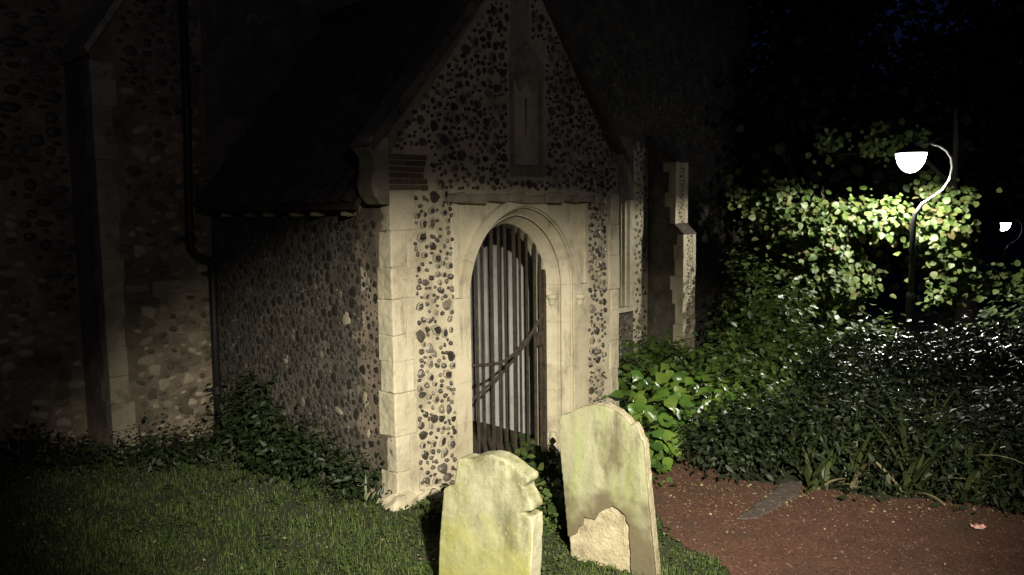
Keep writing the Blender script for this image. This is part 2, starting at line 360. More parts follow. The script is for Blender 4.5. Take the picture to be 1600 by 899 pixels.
def lay(parent, name, items, meshes, face, seed, proud=.016, massmat=None, keep=300, rank=None, massname='rubble_facing'):
    """face(x,z)->(location, rotation z); pieces past `keep` are joined into one mass"""
    g = random.Random(seed)
    if rank: items = sorted(items, key=rank)
    for (x, z, rx, rz) in items[:keep]:
        loc, rz_ = face(x, z); p = proud*g.uniform(.7, 1.25)
        link(name, g.choice(meshes), parent, loc, (0, g.uniform(-.45, .45), rz_), (rx, p, rz))
    rest = items[keep:]
    if rest and massmat:
        me = meshes[0]; tv = [v.co[:] for v in me.vertices]; tf = []
        for p_ in me.polygons:
            vs = list(p_.vertices)
            tf += [(vs[0], vs[i], vs[i+1]) for i in range(1, len(vs)-1)]
        B = []; T = []
        for (x, z, rx, rz) in rest:
            loc, rz_ = face(x, z); q = g.uniform(0, 6.28)
            m = Matrix.Rotation(rz_, 3, 'Z') @ Matrix.Diagonal((rx, proud*g.uniform(.7, 1.2), rz)) @ Matrix.Rotation(q, 3, 'Y')
            B.append(np.array(m)); T.append(loc)
        tag(scatter(massname, tv, tf, np.array(B), np.array(T, float), massmat, parent), kind='stuff')
def block(mb_args, name, mat, parent, bevel=.008, j=.004): return MB().box(*mb_args, j=j).build(name, mat, parent, bevel=bevel)

# ------------------------------------------------------------------ arch geometry
def arch_pt(cx, w, zs, h, t, inset):
    """t in [0,1] left springing -> apex -> [1,2] right springing; returns x,z of the offset curve and outward dir"""
    c = (h*h-w*w)/(2*w); Rr = w+c; r = Rr-inset
    top = math.acos(max(-1, min(1, c/r)))
    if t <= 1:
        a = math.pi - t*top; x = cx + c + r*math.cos(a); z = zs + r*math.sin(a)
    else:
        a = (2-t)*top; x = cx - c + r*math.cos(a); z = zs + r*math.sin(a)
    return x, z
def arch_block(cx, w, zs, h, t0, t1, prof, n=4):
    """prof: list of (inset, depth) closed section"""
    mb = MB(); m = len(prof)
    for i in range(n+1):
        t = t0+(t1-t0)*i/n
        for ins, d in prof:
            x, z = arch_pt(cx, w, zs, h, t, ins); mb.v.append((x, d, z))
    for i in range(n):
        for k in range(m): mb.f.append((i*m+k, (i+1)*m+k, (i+1)*m+(k+1) % m, i*m+(k+1) % m))
    mb.f += [tuple(range(m)), tuple(range((n+1)*m-1, n*m-1, -1))]
    return mb
def jamb_block(cx, w, side, z0, z1, prof):
    mb = MB(); m = len(prof)
    for z in (z0, z1):
        for ins, d in prof: mb.v.append((cx+side*(w-ins), d, z))
    for k in range(m): mb.f.append((k, m+k, m+(k+1) % m, (k+1) % m))
    mb.f += [tuple(range(m)), tuple(range(2*m-1, m-1, -1))]
    return mb
def fixn(o):
    import bmesh
    b = bmesh.new(); b.from_mesh(o.data); bmesh.ops.recalc_face_normals(b, faces=b.faces); b.to_mesh(o.data); b.free(); return o

# ------------------------------------------------------------------ the porch
PW, PD = 2.94, 2.95
EZ = 2.34
GA, GB = 2.73, 1.12          # coping line z = GA + GB*(x+.19)
APX = PW/2; APZ = GA+GB*(APX+.19)
DC, DW, DS, DH = 1.53, .71, 1.57, .77      # door centre, half width, springing, rise
porch = empty('church_porch', (CX, CY, 0), ROT)
tag(porch, 'gabled flint church porch with pale stone arched doorway and tiled roof', 'porch')
fwall = MB().prism([(0, -.6), (.66, -.6), (.66, 2.38), (2.40, 2.38), (2.40, -.6), (PW, -.6), (PW, 2.72), (APX+.05, APZ-.08), (APX-.05, APZ-.08), (0, 2.72)], 0, .4).build('front_wall', M['mortar'], porch)
def side_wall(x0, x1, name, mat):
    return MB().box(x0, x1, .4, PD, -.6, EZ).build(name, mat, porch)
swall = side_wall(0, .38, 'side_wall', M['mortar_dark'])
tag(swall, 'dark flint side wall of the porch')
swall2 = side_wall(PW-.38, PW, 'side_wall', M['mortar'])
# strip of paler mortar beside the corner stones
jg = random.Random(3); ol = [(.05, -.4), (.05, EZ)]+[(jg.uniform(.3, .56), EZ-(EZ+.4)*i/26) for i in range(27)]
mb = MB(); mb.add([(-.003, y, z) for y, z in ol]+[(.05, y, z) for y, z in ol], [tuple(range(len(ol)))]+[(i, (i+1) % len(ol), (i+1) % len(ol)+len(ol), i+len(ol)) for i in range(len(ol))])
mb.build('paler_mortar_strip', M['mortar_mid'], swall)
# whitewashed inside
MB().box(.38, .392, .41, PD-.03, -.3, EZ).build('plaster_lining', M['plaster'], swall)
MB().box(PW-.392, PW-.38, .41, PD-.03, -.3, EZ).build('plaster_lining', M['plaster'], swall2)
fixn(MB().prism([(.395, -.3), (PW-.395, -.3), (PW-.395, EZ+.1), (APX, EZ+1.2), (.395, EZ+.1)], PD-.04, PD-.01).build('plaster_back', M['plaster'], porch))
MB().box(.2, PW-.2, .1, PD-.02, -.42, -.285).build('porch_floor', M['slab'], porch)
# inner oak door on the church side
dr = MB().prism([(.85, -.28), (2.05, -.28), (2.05, 1.3), (1.9, 1.75), (1.45, 2.05), (1.0, 1.75), (.85, 1.3)], PD-.10, PD-.045).build('inner_door', M['wood'], porch)
for i in range(5): MB().box(.86+.236*i, .86+.236*(i+1)-.01, PD-.118, PD-.1, -.26, 1.3).build('plank', M['wood'], dr)

def quoins(parent, x, y, sx, sy, z0, z1, seed, mat, wf=(.2, .31), ws=(.15, .24), name='quoin', wear=0):
    g = random.Random(seed); z = z0; k = 0
    while z < z1-.1:
        h = g.uniform(.2, .36)
        if z+h > z1-.14: h = z1-z
        a = g.uniform(*wf)*(1.0 if k % 2 else .86); b = g.uniform(*ws)*(1.0 if k % 2 == 0 else 1.15)
        p = g.uniform(.007, .013); a *= g.uniform(.9, 1.12)
        xs = sorted((x-sx*p, x+sx*a)); ys = sorted((y-sy*p, y+sy*b))
        block((xs[0], xs[1], ys[0], ys[1], z+.001, z+h-.001), name, mat, parent, bevel=.006, j=.0035) if wear == 0 else erode(block((xs[0], xs[1], ys[0], ys[1], z-.002, z+h-.004), name, mat, parent, bevel=0, j=.006), .008, wear)
        z += h; k += 1
quoins(porch, 0, 0, 1, 1, -.25, 2.46, 4, M['ashlar'], (.14, .24), (.1, .19), wear=.009)
quoins(porch, PW, 0, -1, 1, -.35, 2.46, 5, M['ashlar'], (.13, .2), (.2, .3), wear=.007)
# battered footing stones at the near corner
def rock(name, c, r, seed, mat, parent=None, n=10):
    g = random.Random(seed); mb = MB(); rings = 6
    for i in range(rings+1):
        ph = math.pi*i/rings
        for k in range(n):
            th = 2*math.pi*k/n; j = 1+g.uniform(-.16, .14)
            q = Vector((math.sin(ph)*math.cos(th), math.sin(ph)*math.sin(th), math.cos(ph)))
            s_ = 1/max(abs(q.x), abs(q.y), abs(q.z))**.55
            mb.v.append((c[0]+r[0]*q.x*s_*j, c[1]+r[1]*q.y*s_*j, c[2]+r[2]*q.z*s_*j))
    mb.f = [(i*n+k, i*n+(k+1) % n, (i+1)*n+(k+1) % n, (i+1)*n+k)[::-1] for i in range(rings) for k in range(n)]
    return mb.build(name, mat, parent)
rock('footing_stone', (.0, -.02, .01), (.13, .12, .08), 3, M['ashlar'], porch)
rock('footing_stone', (.27, -.02, -.02), (.14, .1, .09), 8, M['ashlar'], porch)
rock('footing_stone', (.5, -.01, -.05), (.12, .09, .09), 9, M['ashlar_grey'], porch)
rock('footing_stone', (-.02, .24, .0), (.08, .12, .07), 11, M['ashlar_grey'], porch)

# doorway: jambs, moulded orders, capitals, voussoirs
PROF_IN = [(0, -.004), (.0, .02), (.016, .022), (-.004, .042), (.002, .06), (.02, .058), (.07, .115), (.086, .118), (.058, .14), (.064, .165), (.086, .165), (.155, .245), (.16, .26), (.16, .38)]
def sec(outer): return [(-outer, .38), (-outer, -.004)] + PROF_IN
g = random.Random(12)
for side in (-1, 1):
    z = -.32; k = 0
    hs = [.36, .42, .33, .44, .24] if side < 0 else [.18, .3, .5, .4, .34]
    tot = sum(hs); hs = [h*(DS+.32)/tot for h in hs]
    for h in hs:
        fixn(jamb_block(DC, DW, side, z+.0008, z+h-.0008, sec(.19)).build('jamb_stone', M['ashlar'], porch)); z += h
    # moulded capital over each shaft and a base at the foot
    for (ci, cd, cw) in ((-.07, .012, .06), (.12, .2, .05)) if side > 0 else ():
        cxx = DC+side*(DW-ci)
        MB().lathe([(.0, -.075), (cw*.62, -.07), (cw*.7, -.045), (cw*.66, -.04), (cw*.8, -.02), (cw*1.08, .0), (cw*1.1, .02), (cw*.98, .03), (0, .03)], (cxx, cd, DS-.13), 14).build('capital', M['ashlar'], porch)
        MB().lathe([(0, .15), (cw*.7, .14), (cw*.75, .10), (cw*.95, .07), (cw*.8, .05), (cw*1.1, .0), (cw*1.15, -.05), (cw*1.15, -.2), (0, -.2)], (cxx, cd, -.05), 14).build('shaft_base', M['ashlar'], porch)
    nb = 4
    for k in range(nb):
        a, b = (k/nb, (k+1)/nb); e = .0009
        t0, t1 = (a+e, b-e) if side < 0 else (2-b+e, 2-a-e)
        o = fixn(arch_block(DC, DW, DS, DH, t0, t1, sec(.085), 8).build('voussoir', M['ashlar'], porch))
    # spandrel between arch and label
    pts = []
    ts = [i/14 for i in range(15)] if side < 0 else [2-i/14 for i in range(15)]
    arc = [arch_pt(DC, DW, DS, DH, t, -.084) for t in ts]
    xo = DC+side*.895
    sp = [(xo, DS)] + [p for p in arc if abs(p[0]-DC) <= .89] + [(DC, 2.415), (xo, 2.415)]
    if side > 0: sp = sp
    fixn(MB().prism(sp, .05, .34).build('spandrel', M['ashlar'], porch))
    block((*sorted((DC+side*.835, DC+side*.905)), -.012, .3, DS+.0, 2.36), 'label_drop', M['ashlar'], porch, .012)
lx = .56
for wd in (.2, .27, .24, .22, .28, .25, .23, .25):
    block((lx+.002, lx+wd-.002, -.035-g.uniform(0, .025), .2, 2.365+g.uniform(-.01, .012), 2.445+g.uniform(-.018, .014)), 'label_stone', M['ashlar_grey'], porch, .014, .013); lx += wd
# image niche over the door
nic = empty('niche', (0, 0, 0), 0, porch)
block((1.33, 1.79, -.03, .2, 2.60, 2.70), 'niche_sill', M['ashlar_grey'], nic, .02, .006)
block((1.33, 1.39, -.014, .2, 2.703, 3.45), 'niche_jamb', M['ashlar_grey'], nic, .012)
block((1.71, 1.77, -.014, .2, 2.703, 3.45), 'niche_jamb', M['ashlar_grey'], nic, .012)
block((1.392, 1.708, .055, .2, 2.703, 3.45), 'niche_back', M['ashlar_grey'], nic, 0, 0)
fixn(MB().prism([(1.33, 3.452), (1.40, 3.452), (1.46, 3.34), (1.55, 3.46), (1.64, 3.34), (1.70, 3.452), (1.77, 3.452), (1.77, 3.6), (1.55, 3.78), (1.33, 3.6)], -.03, .2).build('niche_canopy', M['ashlar_grey'], nic, bevel=.008))
block((1.36, 1.60, -.01, .2, 3.62, 4.36), 'niche_shaft', M['ashlar_grey'], nic, .012)
block((1.53, 1.57, .0, .06, 2.95, 3.3), 'niche_stub', M['mortar_dark'], nic, .01)

# thin bricks and kneeler stone at the left shoulder, coping on the gable
for row in range(6):
    x = -.012
    while x < .34-.02*row:
        ln = g.uniform(.13, .23)
        block((x+.003, min(x+ln, .38)-.004, -.008-g.uniform(0, .006), .25, 2.465+row*.047, 2.465+row*.047+.04), 'brick', M['brick'], porch, .004, .003); x += ln
kn = [(-.012, 2.35), (-.012, 2.86), (-.17, 2.86), (-.2, 2.8), (-.2, 2.76), (-.165, 2.72), (-.15, 2.66), (-.165, 2.58), (-.185, 2.5), (-.16, 2.43), (-.1, 2.36)]
tag(fixn(MB().prism(kn, -.02, .17).build('kneeler', M['ashlar_grey'], porch, bevel=.01)), 'curved kneeler stone at the eaves corner')
fixn(MB().prism([(PW-x, z) for x, z in kn][::-1], -.02, .17).build('kneeler', M['ashlar_grey'], porch, bevel=.01))
ca = math.atan(GB)
for side in (-1, 1):
    n = 6
    for k in range(n):
        f0, f1 = k/n, (k+1)/n-.006
        def P(f, o):
            x = -.19+(APX+.19)*f; z = GA+.04+GB*(x+.19); x -= math.sin(ca)*o; z += math.cos(ca)*o
            return (x, z) if side < 0 else (PW-x, z)
        fixn(MB().prism([P(f0, -.05), P(f1, -.05), P(f1, .03), P(f0, .03)], -.022, .22).build('coping_stone', M['mortar_dark'], porch, bevel=.012))
# roof
def slope_tiles(side):
    par = empty('roof_slope', (0, 0, 0), 0, porch)
    ex, ez = -.16, EZ+.03; rx, rz_ = APX, APZ-.18
    sl = math.hypot(rx-ex, rz_-ez); an = math.atan2(rz_-ez, rx-ex)
    def mx(x): return x if side < 0 else PW-x
    d = (math.cos(an), math.sin(an)); nr = (-math.sin(an), math.cos(an))
    pr = [(mx(ex+.01), ez-.05), (mx(rx), rz_-.07), (mx(rx), rz_-.02), (mx(ex), ez)]
    fixn(MB().prism(pr, .22, PD-.01).build('roof_boarding', M['wood'], par))
    if side > 0:
        nt_ = 12; ny = 8
    else: nt_ = 16; ny = 15
    g = random.Random(31); rows = []
    tw = (PD-.24)/ny; tl = sl/nt_
    mb = MB(); N_ = 6
    for a in (0, 1):
        for h in (0, -.014):
            for i in range(N_+1):
                q = i/N_; mb.v.append((q*tw*1.02, a*tl*1.25, h+.018*math.sin(q*2*math.pi)))
    m_ = N_+1
    for i in range(N_): mb.f += [(i, i+1, 2*m_+i+1, 2*m_+i), (m_+i+1, m_+i, 3*m_+i, 3*m_+i+1), (i+1, i, m_+i, m_+i+1)]
    me = mb.mesh('roof_tile', M['tile'])
    for r_ in range(nt_):
        for c in range(ny):
            s_ = r_*tl
            bx, bz = ex+d[0]*s_+nr[0]*.035, ez+d[1]*s_+nr[1]*.035
            o = link('roof_tile', me, par)
            # columns: width along y, length up the slope, normal
            X = Vector((0, 1, 0)); Y = Vector((d[0], 0, d[1])); Y = (Y - Vector((nr[0], 0, nr[1]))*.055+Vector((0, g.uniform(-.015, .015), 0))).normalized(); Z = X.cross(Y)
            if side > 0: Y.x *= -1; Z = X.cross(Y)
            if Z.z < 0: X = -X; Z = X.cross(Y)
            y0 = .22+c*tw if X.y > 0 else .22+(c+1)*tw
            m4 = Matrix((X, Y, Z)).transposed().to_4x4(); m4.translation = (mx(bx), y0+g.uniform(-.006, .006), bz+g.uniform(-.004, .004))
            o.matrix_basis = m4
slope_tiles(-1); slope_tiles(1)
MB().tube([(APX, .42, APZ-.14), (APX, PD-.02, APZ-.14)], .09, 10).build('ridge_tile', M['tile'], porch)
for y in (.48, .85, 1.235, 1.63, 2.03, 2.5):
    rock('rafter_end', (-.065, y+.03*math.sin(y*9), 2.29), (.07, .034, .024), int(y*100), M['ashlar_grey'], porch, 8)
# flint facing
def gable_z(x): return GA+GB*(min(x, PW-x)+.19)-.12
def front_ok(x, z, rx, rz):
    if z+rz > gable_z(x-rx) or z+rz > gable_z(x+rx): return False
    if x-rx < .215 and z < 2.5: return False
    if x+rx > PW-.20 and z < 2.5: return False
    if x-rx < .03 or x+rx > PW-.03: return False
    if x+rx > .64 and x-rx < 2.43 and z-rz < 2.47: return False
    if x-rx < .40 and 2.44 < z+rz and z-rz < 2.77: return False
    if 1.31 < x+rx and x-rx < 1.81 and 2.58 < z+rz and z-rz < 3.8: return False
    if 1.34 < x+rx and x-rx < 1.62 and z+rz > 3.6: return False
    return True
fi = pack(0, PW, -.15, 4.5, (.013, .056), front_ok, 22000, 21, 1.0)
lay(fwall, 'flint', fi, FLINTS, lambda x, z: ((x, 0.002, z), 0), 22, .026, M['flint_mass'], 300, lambda t: -(t[2]*t[3])*(1.0 if t[1] < 3.3 else .3))
def side_ok(x, z, rx, rz):
    return x-rx > .17 and x+rx < PD and z+rz < 2.27
si = pack(.1, PD, -.1, 2.3, (.012, .055), side_ok, 14000, 23, .98)
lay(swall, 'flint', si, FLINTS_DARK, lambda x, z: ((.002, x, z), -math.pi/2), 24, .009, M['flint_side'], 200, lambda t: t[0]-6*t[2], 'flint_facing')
for (y, z, a, b) in ((.62, 1.42, .12, .1), (.36, .5, .05, .08), (.78, .62, .1, .045), (.4, .8, .05, .09), (1.6, .95, .07, .05), (.3, 1.75, .05, .07)):
    o = link('pale_stone', RUBBLE[int(y*10) % 10], swall, (.0, y, z), (0, .3, -math.pi/2), (a*.62, .01, b*.62)); o.data = o.data.copy(); o.data.materials.clear(); o.data.materials.append(M['ashlar_grey'])

# ------------------------------------------------------------------ iron gate
gate = empty('iron_gate', L2W(DC, .26, 0), ROT)
tag(gate, 'tall brown iron bar gate with curved rail closing the porch arch', 'gate')
GB_ = -.27
def arch_h(x):
    c = (DH*DH-DW*DW)/(2*DW); r = DW+c-.15
    return DS+math.sqrt(max(0, r*r-(abs(x)+c)**2))
nb = 11
for i in range(nb):
    x = -.49+.98*i/(nb-1)+(.012*math.sin(i*2.3)); wd = .0095 if i % 3 else .014
    MB().box(x-wd, x+wd, -.009, .009, GB_+.03, arch_h(x), .0015).build('bar', M['iron'], gate)
for x in (-.535, .535): MB().box(x-.018, x+.018, -.018, .018, GB_, 1.72).build('stile', M['iron'], gate)
for (z, h) in ((GB_+.02, .022), (GB_+.22, .018)): MB().box(-.516, .516, -.022, -.0095, z, z+h*1.6).build('rail', M['iron'], gate)
MB().box(.40, .50, -.034, -.02, .98, 1.12).build('lock_box', M['iron'], gate, bevel=.004)
for z in (.05, 1.1): MB().tube([(-.555, -.012, z), (-.555, -.012, z+.09)], .014, 8).build('hinge', M['iron'], gate)
cr = []
for i in range(15):
    x = -.51+1.02*i/14; t = (x+.51)/1.02
    cr.append((x, -.02, .925-.16*t*(1-t)+.37*max(0, (t-.35)/.65)**1.7))
MB().tube(cr, .016, 6).build('curved_rail', M['iron'], gate)
MB().tube([(-.51, .018, .56), (.0, .018, .80), (.3, .018, 1.02), (.515, .018, 1.25)], .014, 6).build('brace', M['iron'], gate)

# ------------------------------------------------------------------ left church walls
WD = 2.95
wing = empty('church_wing', (CX, CY, 0), ROT)
tag(wing, 'dark rubble church wall with corner stones between downpipe and porch', 'church wall')
wtop = [(-1.06, -.6), (-.004, -.6), (-.004, 5.4), (-1.06, 3.76)]
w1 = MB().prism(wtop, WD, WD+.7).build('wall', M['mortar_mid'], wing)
quoins(wing, -1.06, WD, 1, 1, -.2, 3.7, 14, M['ashlar_grey'], (.15, .24), (.12, .22))
for k in range(6):
    x0 = -1.09+.19*k; z0 = 3.74+1.55*.19*k
    fixn(MB().prism([(x0, z0), (x0+.186, z0+.288), (x0+.16, z0+.36), (x0-.03, z0+.07)], WD-.05, WD+.72).build('coping_stone', M['ashlar_grey'], wing, bevel=.01))
block((-.64, -.12, WD-.035, WD+.05, 1.52, 1.66), 'ledge_stone', M['ashlar_grey'], wing, .015, .008)
block((-.88, -.66, WD-.02, WD+.05, 1.56, 1.64), 'ledge_stone', M['ashlar_grey'], wing, .015, .008)
def wing_ok(x, z, rx, rz):
    if x-rx < -.83 or x+rx > -.02: return False
    if z+rz > 3.7+1.55*(x+1.06): return False
    if 1.50 < z+rz and z-rz < 1.68: return False
    return True
wi = pack(-1, 0, -.1, 4.6, (.022, .07), wing_ok, 7000, 41, 1.05, (.8, 2.2))
lay(w1, 'rubble_stone', wi, RUBBLE, lambda x, z: ((x, WD+.003, z), 0), 42, .018, M['flint_mass'], 280, lambda t: t[1])
hole_patch = link('hole_shade_patch', FLINTS[2], w1, (-.84, WD-.004, 1.98), (0, .1, 0), (.085, .012, .06))  # solid dark piece standing for the shade inside a hole

tower = empty('church_tower_wall', (CX, CY, 0), ROT)
tag(tower, 'unlit flint church wall set back at the far left edge', 'church wall')
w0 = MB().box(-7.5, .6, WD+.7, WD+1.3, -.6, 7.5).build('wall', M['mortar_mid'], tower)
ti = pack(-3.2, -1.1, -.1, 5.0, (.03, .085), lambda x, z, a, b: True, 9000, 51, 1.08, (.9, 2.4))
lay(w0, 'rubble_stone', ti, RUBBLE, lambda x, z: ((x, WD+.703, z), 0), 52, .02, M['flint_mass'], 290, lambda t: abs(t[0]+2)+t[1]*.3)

# downpipe with a swan neck
dp = empty('drainpipe', L2W(0, WD-.07, 0), ROT)
tag(dp, 'black cast iron drainpipe with swan neck bend on rubble wall', 'drainpipe')
MB().tube([(-.19, 0, 5.0), (-.225, 0, 3.2), (-.262, 0, 2.02), (-.255, 0, 1.96), (-.225, 0, 1.905), (-.17, 0, 1.87), (-.1, 0, 1.838), (-.06, 0, 1.80), (-.045, 0, 1.74), (-.05, 0, 1.2), (-.06, 0, .05)], .038, 12).build('pipe', M['pipe'], dp, smooth=True)
for x, z in ((-.262, 2.06), (-.045, 1.70), (-.225, 3.3), (-.058, .5)):
    MB().tube([(x, 0, z-.035), (x, 0, z+.035)], .05, 12).build('collar', M['pipe'], dp)
    MB().box(x-.085, x+.085, .03, .068, z-.018, z+.018).build('bracket', M['pipe'], dp)

# ------------------------------------------------------------------ nave wall to the right of the porch
nave = empty('church_nave', (CX, CY, 0), ROT)
tag(nave, 'tall flint nave wall with arched window and stepped buttress behind porch', 'church wall')
WX, WW, WS, WH, SZ = 6.55, .72, 2.45, .95, .66      # window centre, half width, spring, rise, sill
nw = MB(); f = WX-WW-.2; h = WX+WW+.2
nw.prism([(0.0, -1.2), (f, -1.2), (f, 6.8), (0.0, 6.8)], WD, WD+.6).prism([(h, -1.2), (11.5, -1.2), (11.5, 6.8), (h, 6.8)], WD, WD+.6)
nw.prism([(f, -1.2), (h, -1.2), (h, SZ-.1), (f, SZ-.1)], WD, WD+.6).prism([(f, WS+WH+.1), (h, WS+WH+.1), (h, 6.8), (f, 6.8)], WD, WD+.6)
nwall = nw.build('wall', M['mortar_dark'], nave)  # dark colour keeps the upper wall looking unlit
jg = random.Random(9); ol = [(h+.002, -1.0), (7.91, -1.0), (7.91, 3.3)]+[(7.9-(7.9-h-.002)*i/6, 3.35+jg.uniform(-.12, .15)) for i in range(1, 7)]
fixn(MB().prism(ol, WD-.003, WD+.05).build('lit_wall_panel', M['mortar'], nwall))  # paler mortar painted in where lamplight falls on the wall
win = empty('window', (0, 0, 0), 0, nave)
WP = [(-.2, WD+.4), (-.2, WD-.012), (-.09, WD-.012), (-.06, WD+.03), (0, WD+.03), (.02, WD+.08), (.04, WD+.08), (.05, WD+.14), (.09, WD+.16), (.1, WD+.24), (.13, WD+.26), (.13, WD+.4)]
for side in (-1, 1):
    z = SZ-.02
    for hh in (.4, .5, .42, .49):
        fixn(jamb_block(WX, WW, side, z+.002, z+hh-.002, WP).build('jamb_stone', M['ashlar'], win)); z += hh
    for k in range(5):
        t0, t1 = (k/5+.003, (k+1)/5-.003) if side < 0 else (2-(k+1)/5+.003, 2-k/5-.003)
        fixn(arch_block(WX, WW, WS, WH, t0, t1, WP, 4).build('voussoir', M['ashlar_grey'], win))
    arc = [arch_pt(WX, WW, WS, WH, (i/14 if side < 0 else 2-i/14), -.199) for i in range(15)]
    xo = WX+side*(WW+.2)
    sp = [p for p in arc if abs(p[0]-WX) <= WW+.199]+[(WX, WS+WH+.25), (xo, WS+WH+.25)]
    fixn(MB().prism(sp, WD+.004, WD+.3).build('spandrel', M['mortar_mid'], win))
    MB().box(*sorted((WX+side*.2-.03, WX+side*.2+.03)), WD+.28, WD+.36, SZ, WS+.6).build('mullion', M['ashlar_grey'], win)
MB().prism([(WX-WW, SZ-.02)]+[arch_pt(WX, WW, WS, WH, i/12, .1) for i in range(25)][::-1][::-1]+[(WX+WW, SZ-.02)], WD+.32, WD+.33).build('glass', M['glass'], win)
block((WX-WW-.22, WX+WW+.22, WD-.07, WD+.3, SZ-.1, SZ-.022), 'sill', M['ashlar'], win, .015)
# stepped buttress
but = empty('buttress', (0, 0, 0), 0, nave)
BX0, BX1 = 7.92, 8.30
MB().box(BX0, BX1, WD-.71, WD+.02, -1.2, 1.86).build('lower_stage', M['mortar_dark'], but)  # dark body colour stands for the buttress's shaded sides
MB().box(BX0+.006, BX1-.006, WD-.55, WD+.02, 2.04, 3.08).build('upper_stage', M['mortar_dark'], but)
def wedge(z0, z1, ya, yb, nm):
    mb = MB(); x0, x1 = BX0-.02, BX1+.02
    mb.add([(x0, ya, z0), (x1, ya, z0), (x0, WD+.02, z0), (x1, WD+.02, z0), (x0, yb, z1), (x1, yb, z1), (x0, WD+.02, z1), (x1, WD+.02, z1)],
           [(0, 2, 3, 1), (4, 5, 7, 6), (0, 1, 5, 4), (2, 6, 7, 3), (0, 4, 6, 2), (1, 3, 7, 5)])
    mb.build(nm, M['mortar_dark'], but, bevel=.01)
wedge(1.862, 2.04, WD-.74, WD-.54, 'set_off'); wedge(3.082, 3.55, WD-.58, WD-.05, 'weathering')
for (zb, zt, yf) in ((-.5, 1.86, WD-.71), (2.04, 3.08, WD-.55)):
    quoins(but, BX0, yf, 1, 1, zb, zt, int(zt*10), M['ashlar'], (.07, .12), (.1, .22))
    quoins(but, BX1, yf, -1, 1, zb, zt, int(zt*10)+3, M['ashlar'], (.08, .13), (.1, .22))
    MB().box(BX0+.07, BX1-.07, yf-.002, yf+.05, zb+.005, zt-.005).build('lit_front_panel', M['mortar'], but)  # lamplight on the front put in as a paler face
    bi = pack(BX0+.1, BX1-.1, zb, zt, (.014, .03), lambda x, z, a, b: x-a > BX0+.1 and x+a < BX1-.1, 900, int(zt*7), 1.25)
    lay(but, 'flint', bi, FLINTS, lambda x, z, yf=yf: ((x, yf+.003, z), 0), 6, .016)
def nave_ok(x, z, rx, rz):
    if x+rx > f-.0 and x-rx < h+.03 and z+rz > SZ-.12 and z < 3.75: return False
    return not (x+rx > BX0-.02 and x-rx < BX1+.02 and z < 3.6)
ni = pack(6.2, 11.2, -.4, 5.0, (.022, .06), nave_ok, 12000, 61, 1.2)
lay(nwall, 'flint', ni, FLINTS, lambda x, z: ((x, WD+.003, z), 0), 62, .02, M['flint_mass'], 280, lambda t: t[0]+.4*abs(t[1]-1.5))
block((7.52, 7.72, WD-.012, WD+.03, 1.58, 1.66), 'bonding_stone', M['ashlar'], nave, .008)

# ------------------------------------------------------------------ headstones
SA = R(33)
def headstone(name, base, out, th, label, mface, mcore, patch=None, edge=None):
    t = empty(name, base, -SA); tag(t, label, 'headstone')
    erode(fixn(MB().prism(out[::-1], .014 if patch else 0, th).build('slab', mcore, t, bevel=.01)), (.008 if patch else .0075), (.010 if patch else .006))
    if patch:
        face = [(patch[0][0]-.002, patch[0][1])]+out[1:]+[(patch[-1][0], -.06)]+patch[:-1][::-1][:-1]
        erode(fixn(MB().prism(face[::-1], -.006, .022).build('weathered_face', mface, t)), .005, .006)
    if edge:
        erode(fixn(MB().prism(edge[::-1], .008, th+.003).build('pale_edge', M['stone_edge'], t)), .006, .008)  # paler strip along the stone's right edge
    return t
OR = [(-.275, -.06), (-.35, .784), (-.367, .843), (-.338, .881), (-.352, .914), (-.342, .958), (-.294, .977), (-.228, 1.015), (-.158, 1.045), (-.09, 1.062), (-.009, 1.06), (.067, 1.033), (.123, .992), (.145, .966), (.175, .971), (.192, .941), (.218, .88), (.235, .874), (.28, .435), (.335, -.06)]
PA = [(-.287, .149), (-.232, .179), (-.208, .241), (-.184, .246), (-.175, .308), (-.137, .307), (-.091, .309), (-.068, .356), (-.022, .391), (.036, .424), (.081, .407), (.125, .379), (.129, .342), (.147, .317), (.147, .263), (.156, .16), (.163, -.06)]
OL = [(-.351, -.06), (-.328, .328), (-.286, .67), (-.247, .697), (-.209, .711), (-.199, .751), (-.178, .87), (-.131, .885), (-.077, .886), (-.036, .912), (.053, .934), (.109, .932), (.16, .918), (.211, .894), (.248, .872), (.281, .859), (.306, .849), (.309, .821), (.276, .79), (.284, .766), (.308, .731), (.332, .689), (.332, .663), (.249, .632), (.319, .628), (.323, .549), (.307, .293), (.297, -.06)]
headstone('headstone', (.595, 4.858, gz(.595, 4.858)), OR, .10, 'tall leaning round-topped headstone with flaking pale patch at its foot', M['stone_algae2'], M['stone_core'], PA)
headstone('headstone', (-.182, 4.34, 0), OL, .12, 'nearest headstone, yellow with algae, chipped shoulder, below the gate', M['stone_algae'], M['stone_algae'], None, [(.27, -.06), (.303, -.06), (.312, .293), (.328, .549), (.324, .62), (.305, .622), (.3, .55), (.29, .3)])
sh = [(-.2, -.4), (.2, -.4), (.2, .08), (.16, .17), (.09, .225), (0, .245), (-.09, .225), (-.16, .17), (-.2, .08)]
t = MB().prism(sh, 0, .09).build('headstone', M['stone_core'], None, bevel=.012, loc=(2.21, 9.0, gz(2.2, 9)+.02)); t.rotation_euler = (0, 0, -.2)
tag(t, 'small rounded brown headstone top half hidden in broad leaves', 'headstone')
mb = MB(); poly = [(1.63, 5.62), (1.8, 5.63), (1.99, 5.79), (2.26, 6.07), (2.4, 6.35), (2.2, 6.3), (1.84, 5.86)]
zt = [.016, .017, .02, .035, .045, .04, .024]
mb.add([(x, y, -.05) for x, y in poly]+[(x, y, z_) for (x, y), z_ in zip(poly, zt)], [tuple(range(6, -1, -1)), tuple(range(7, 14))]+[(i, (i+1) % 7, (i+1) % 7+7, i+7) for i in range(7)])
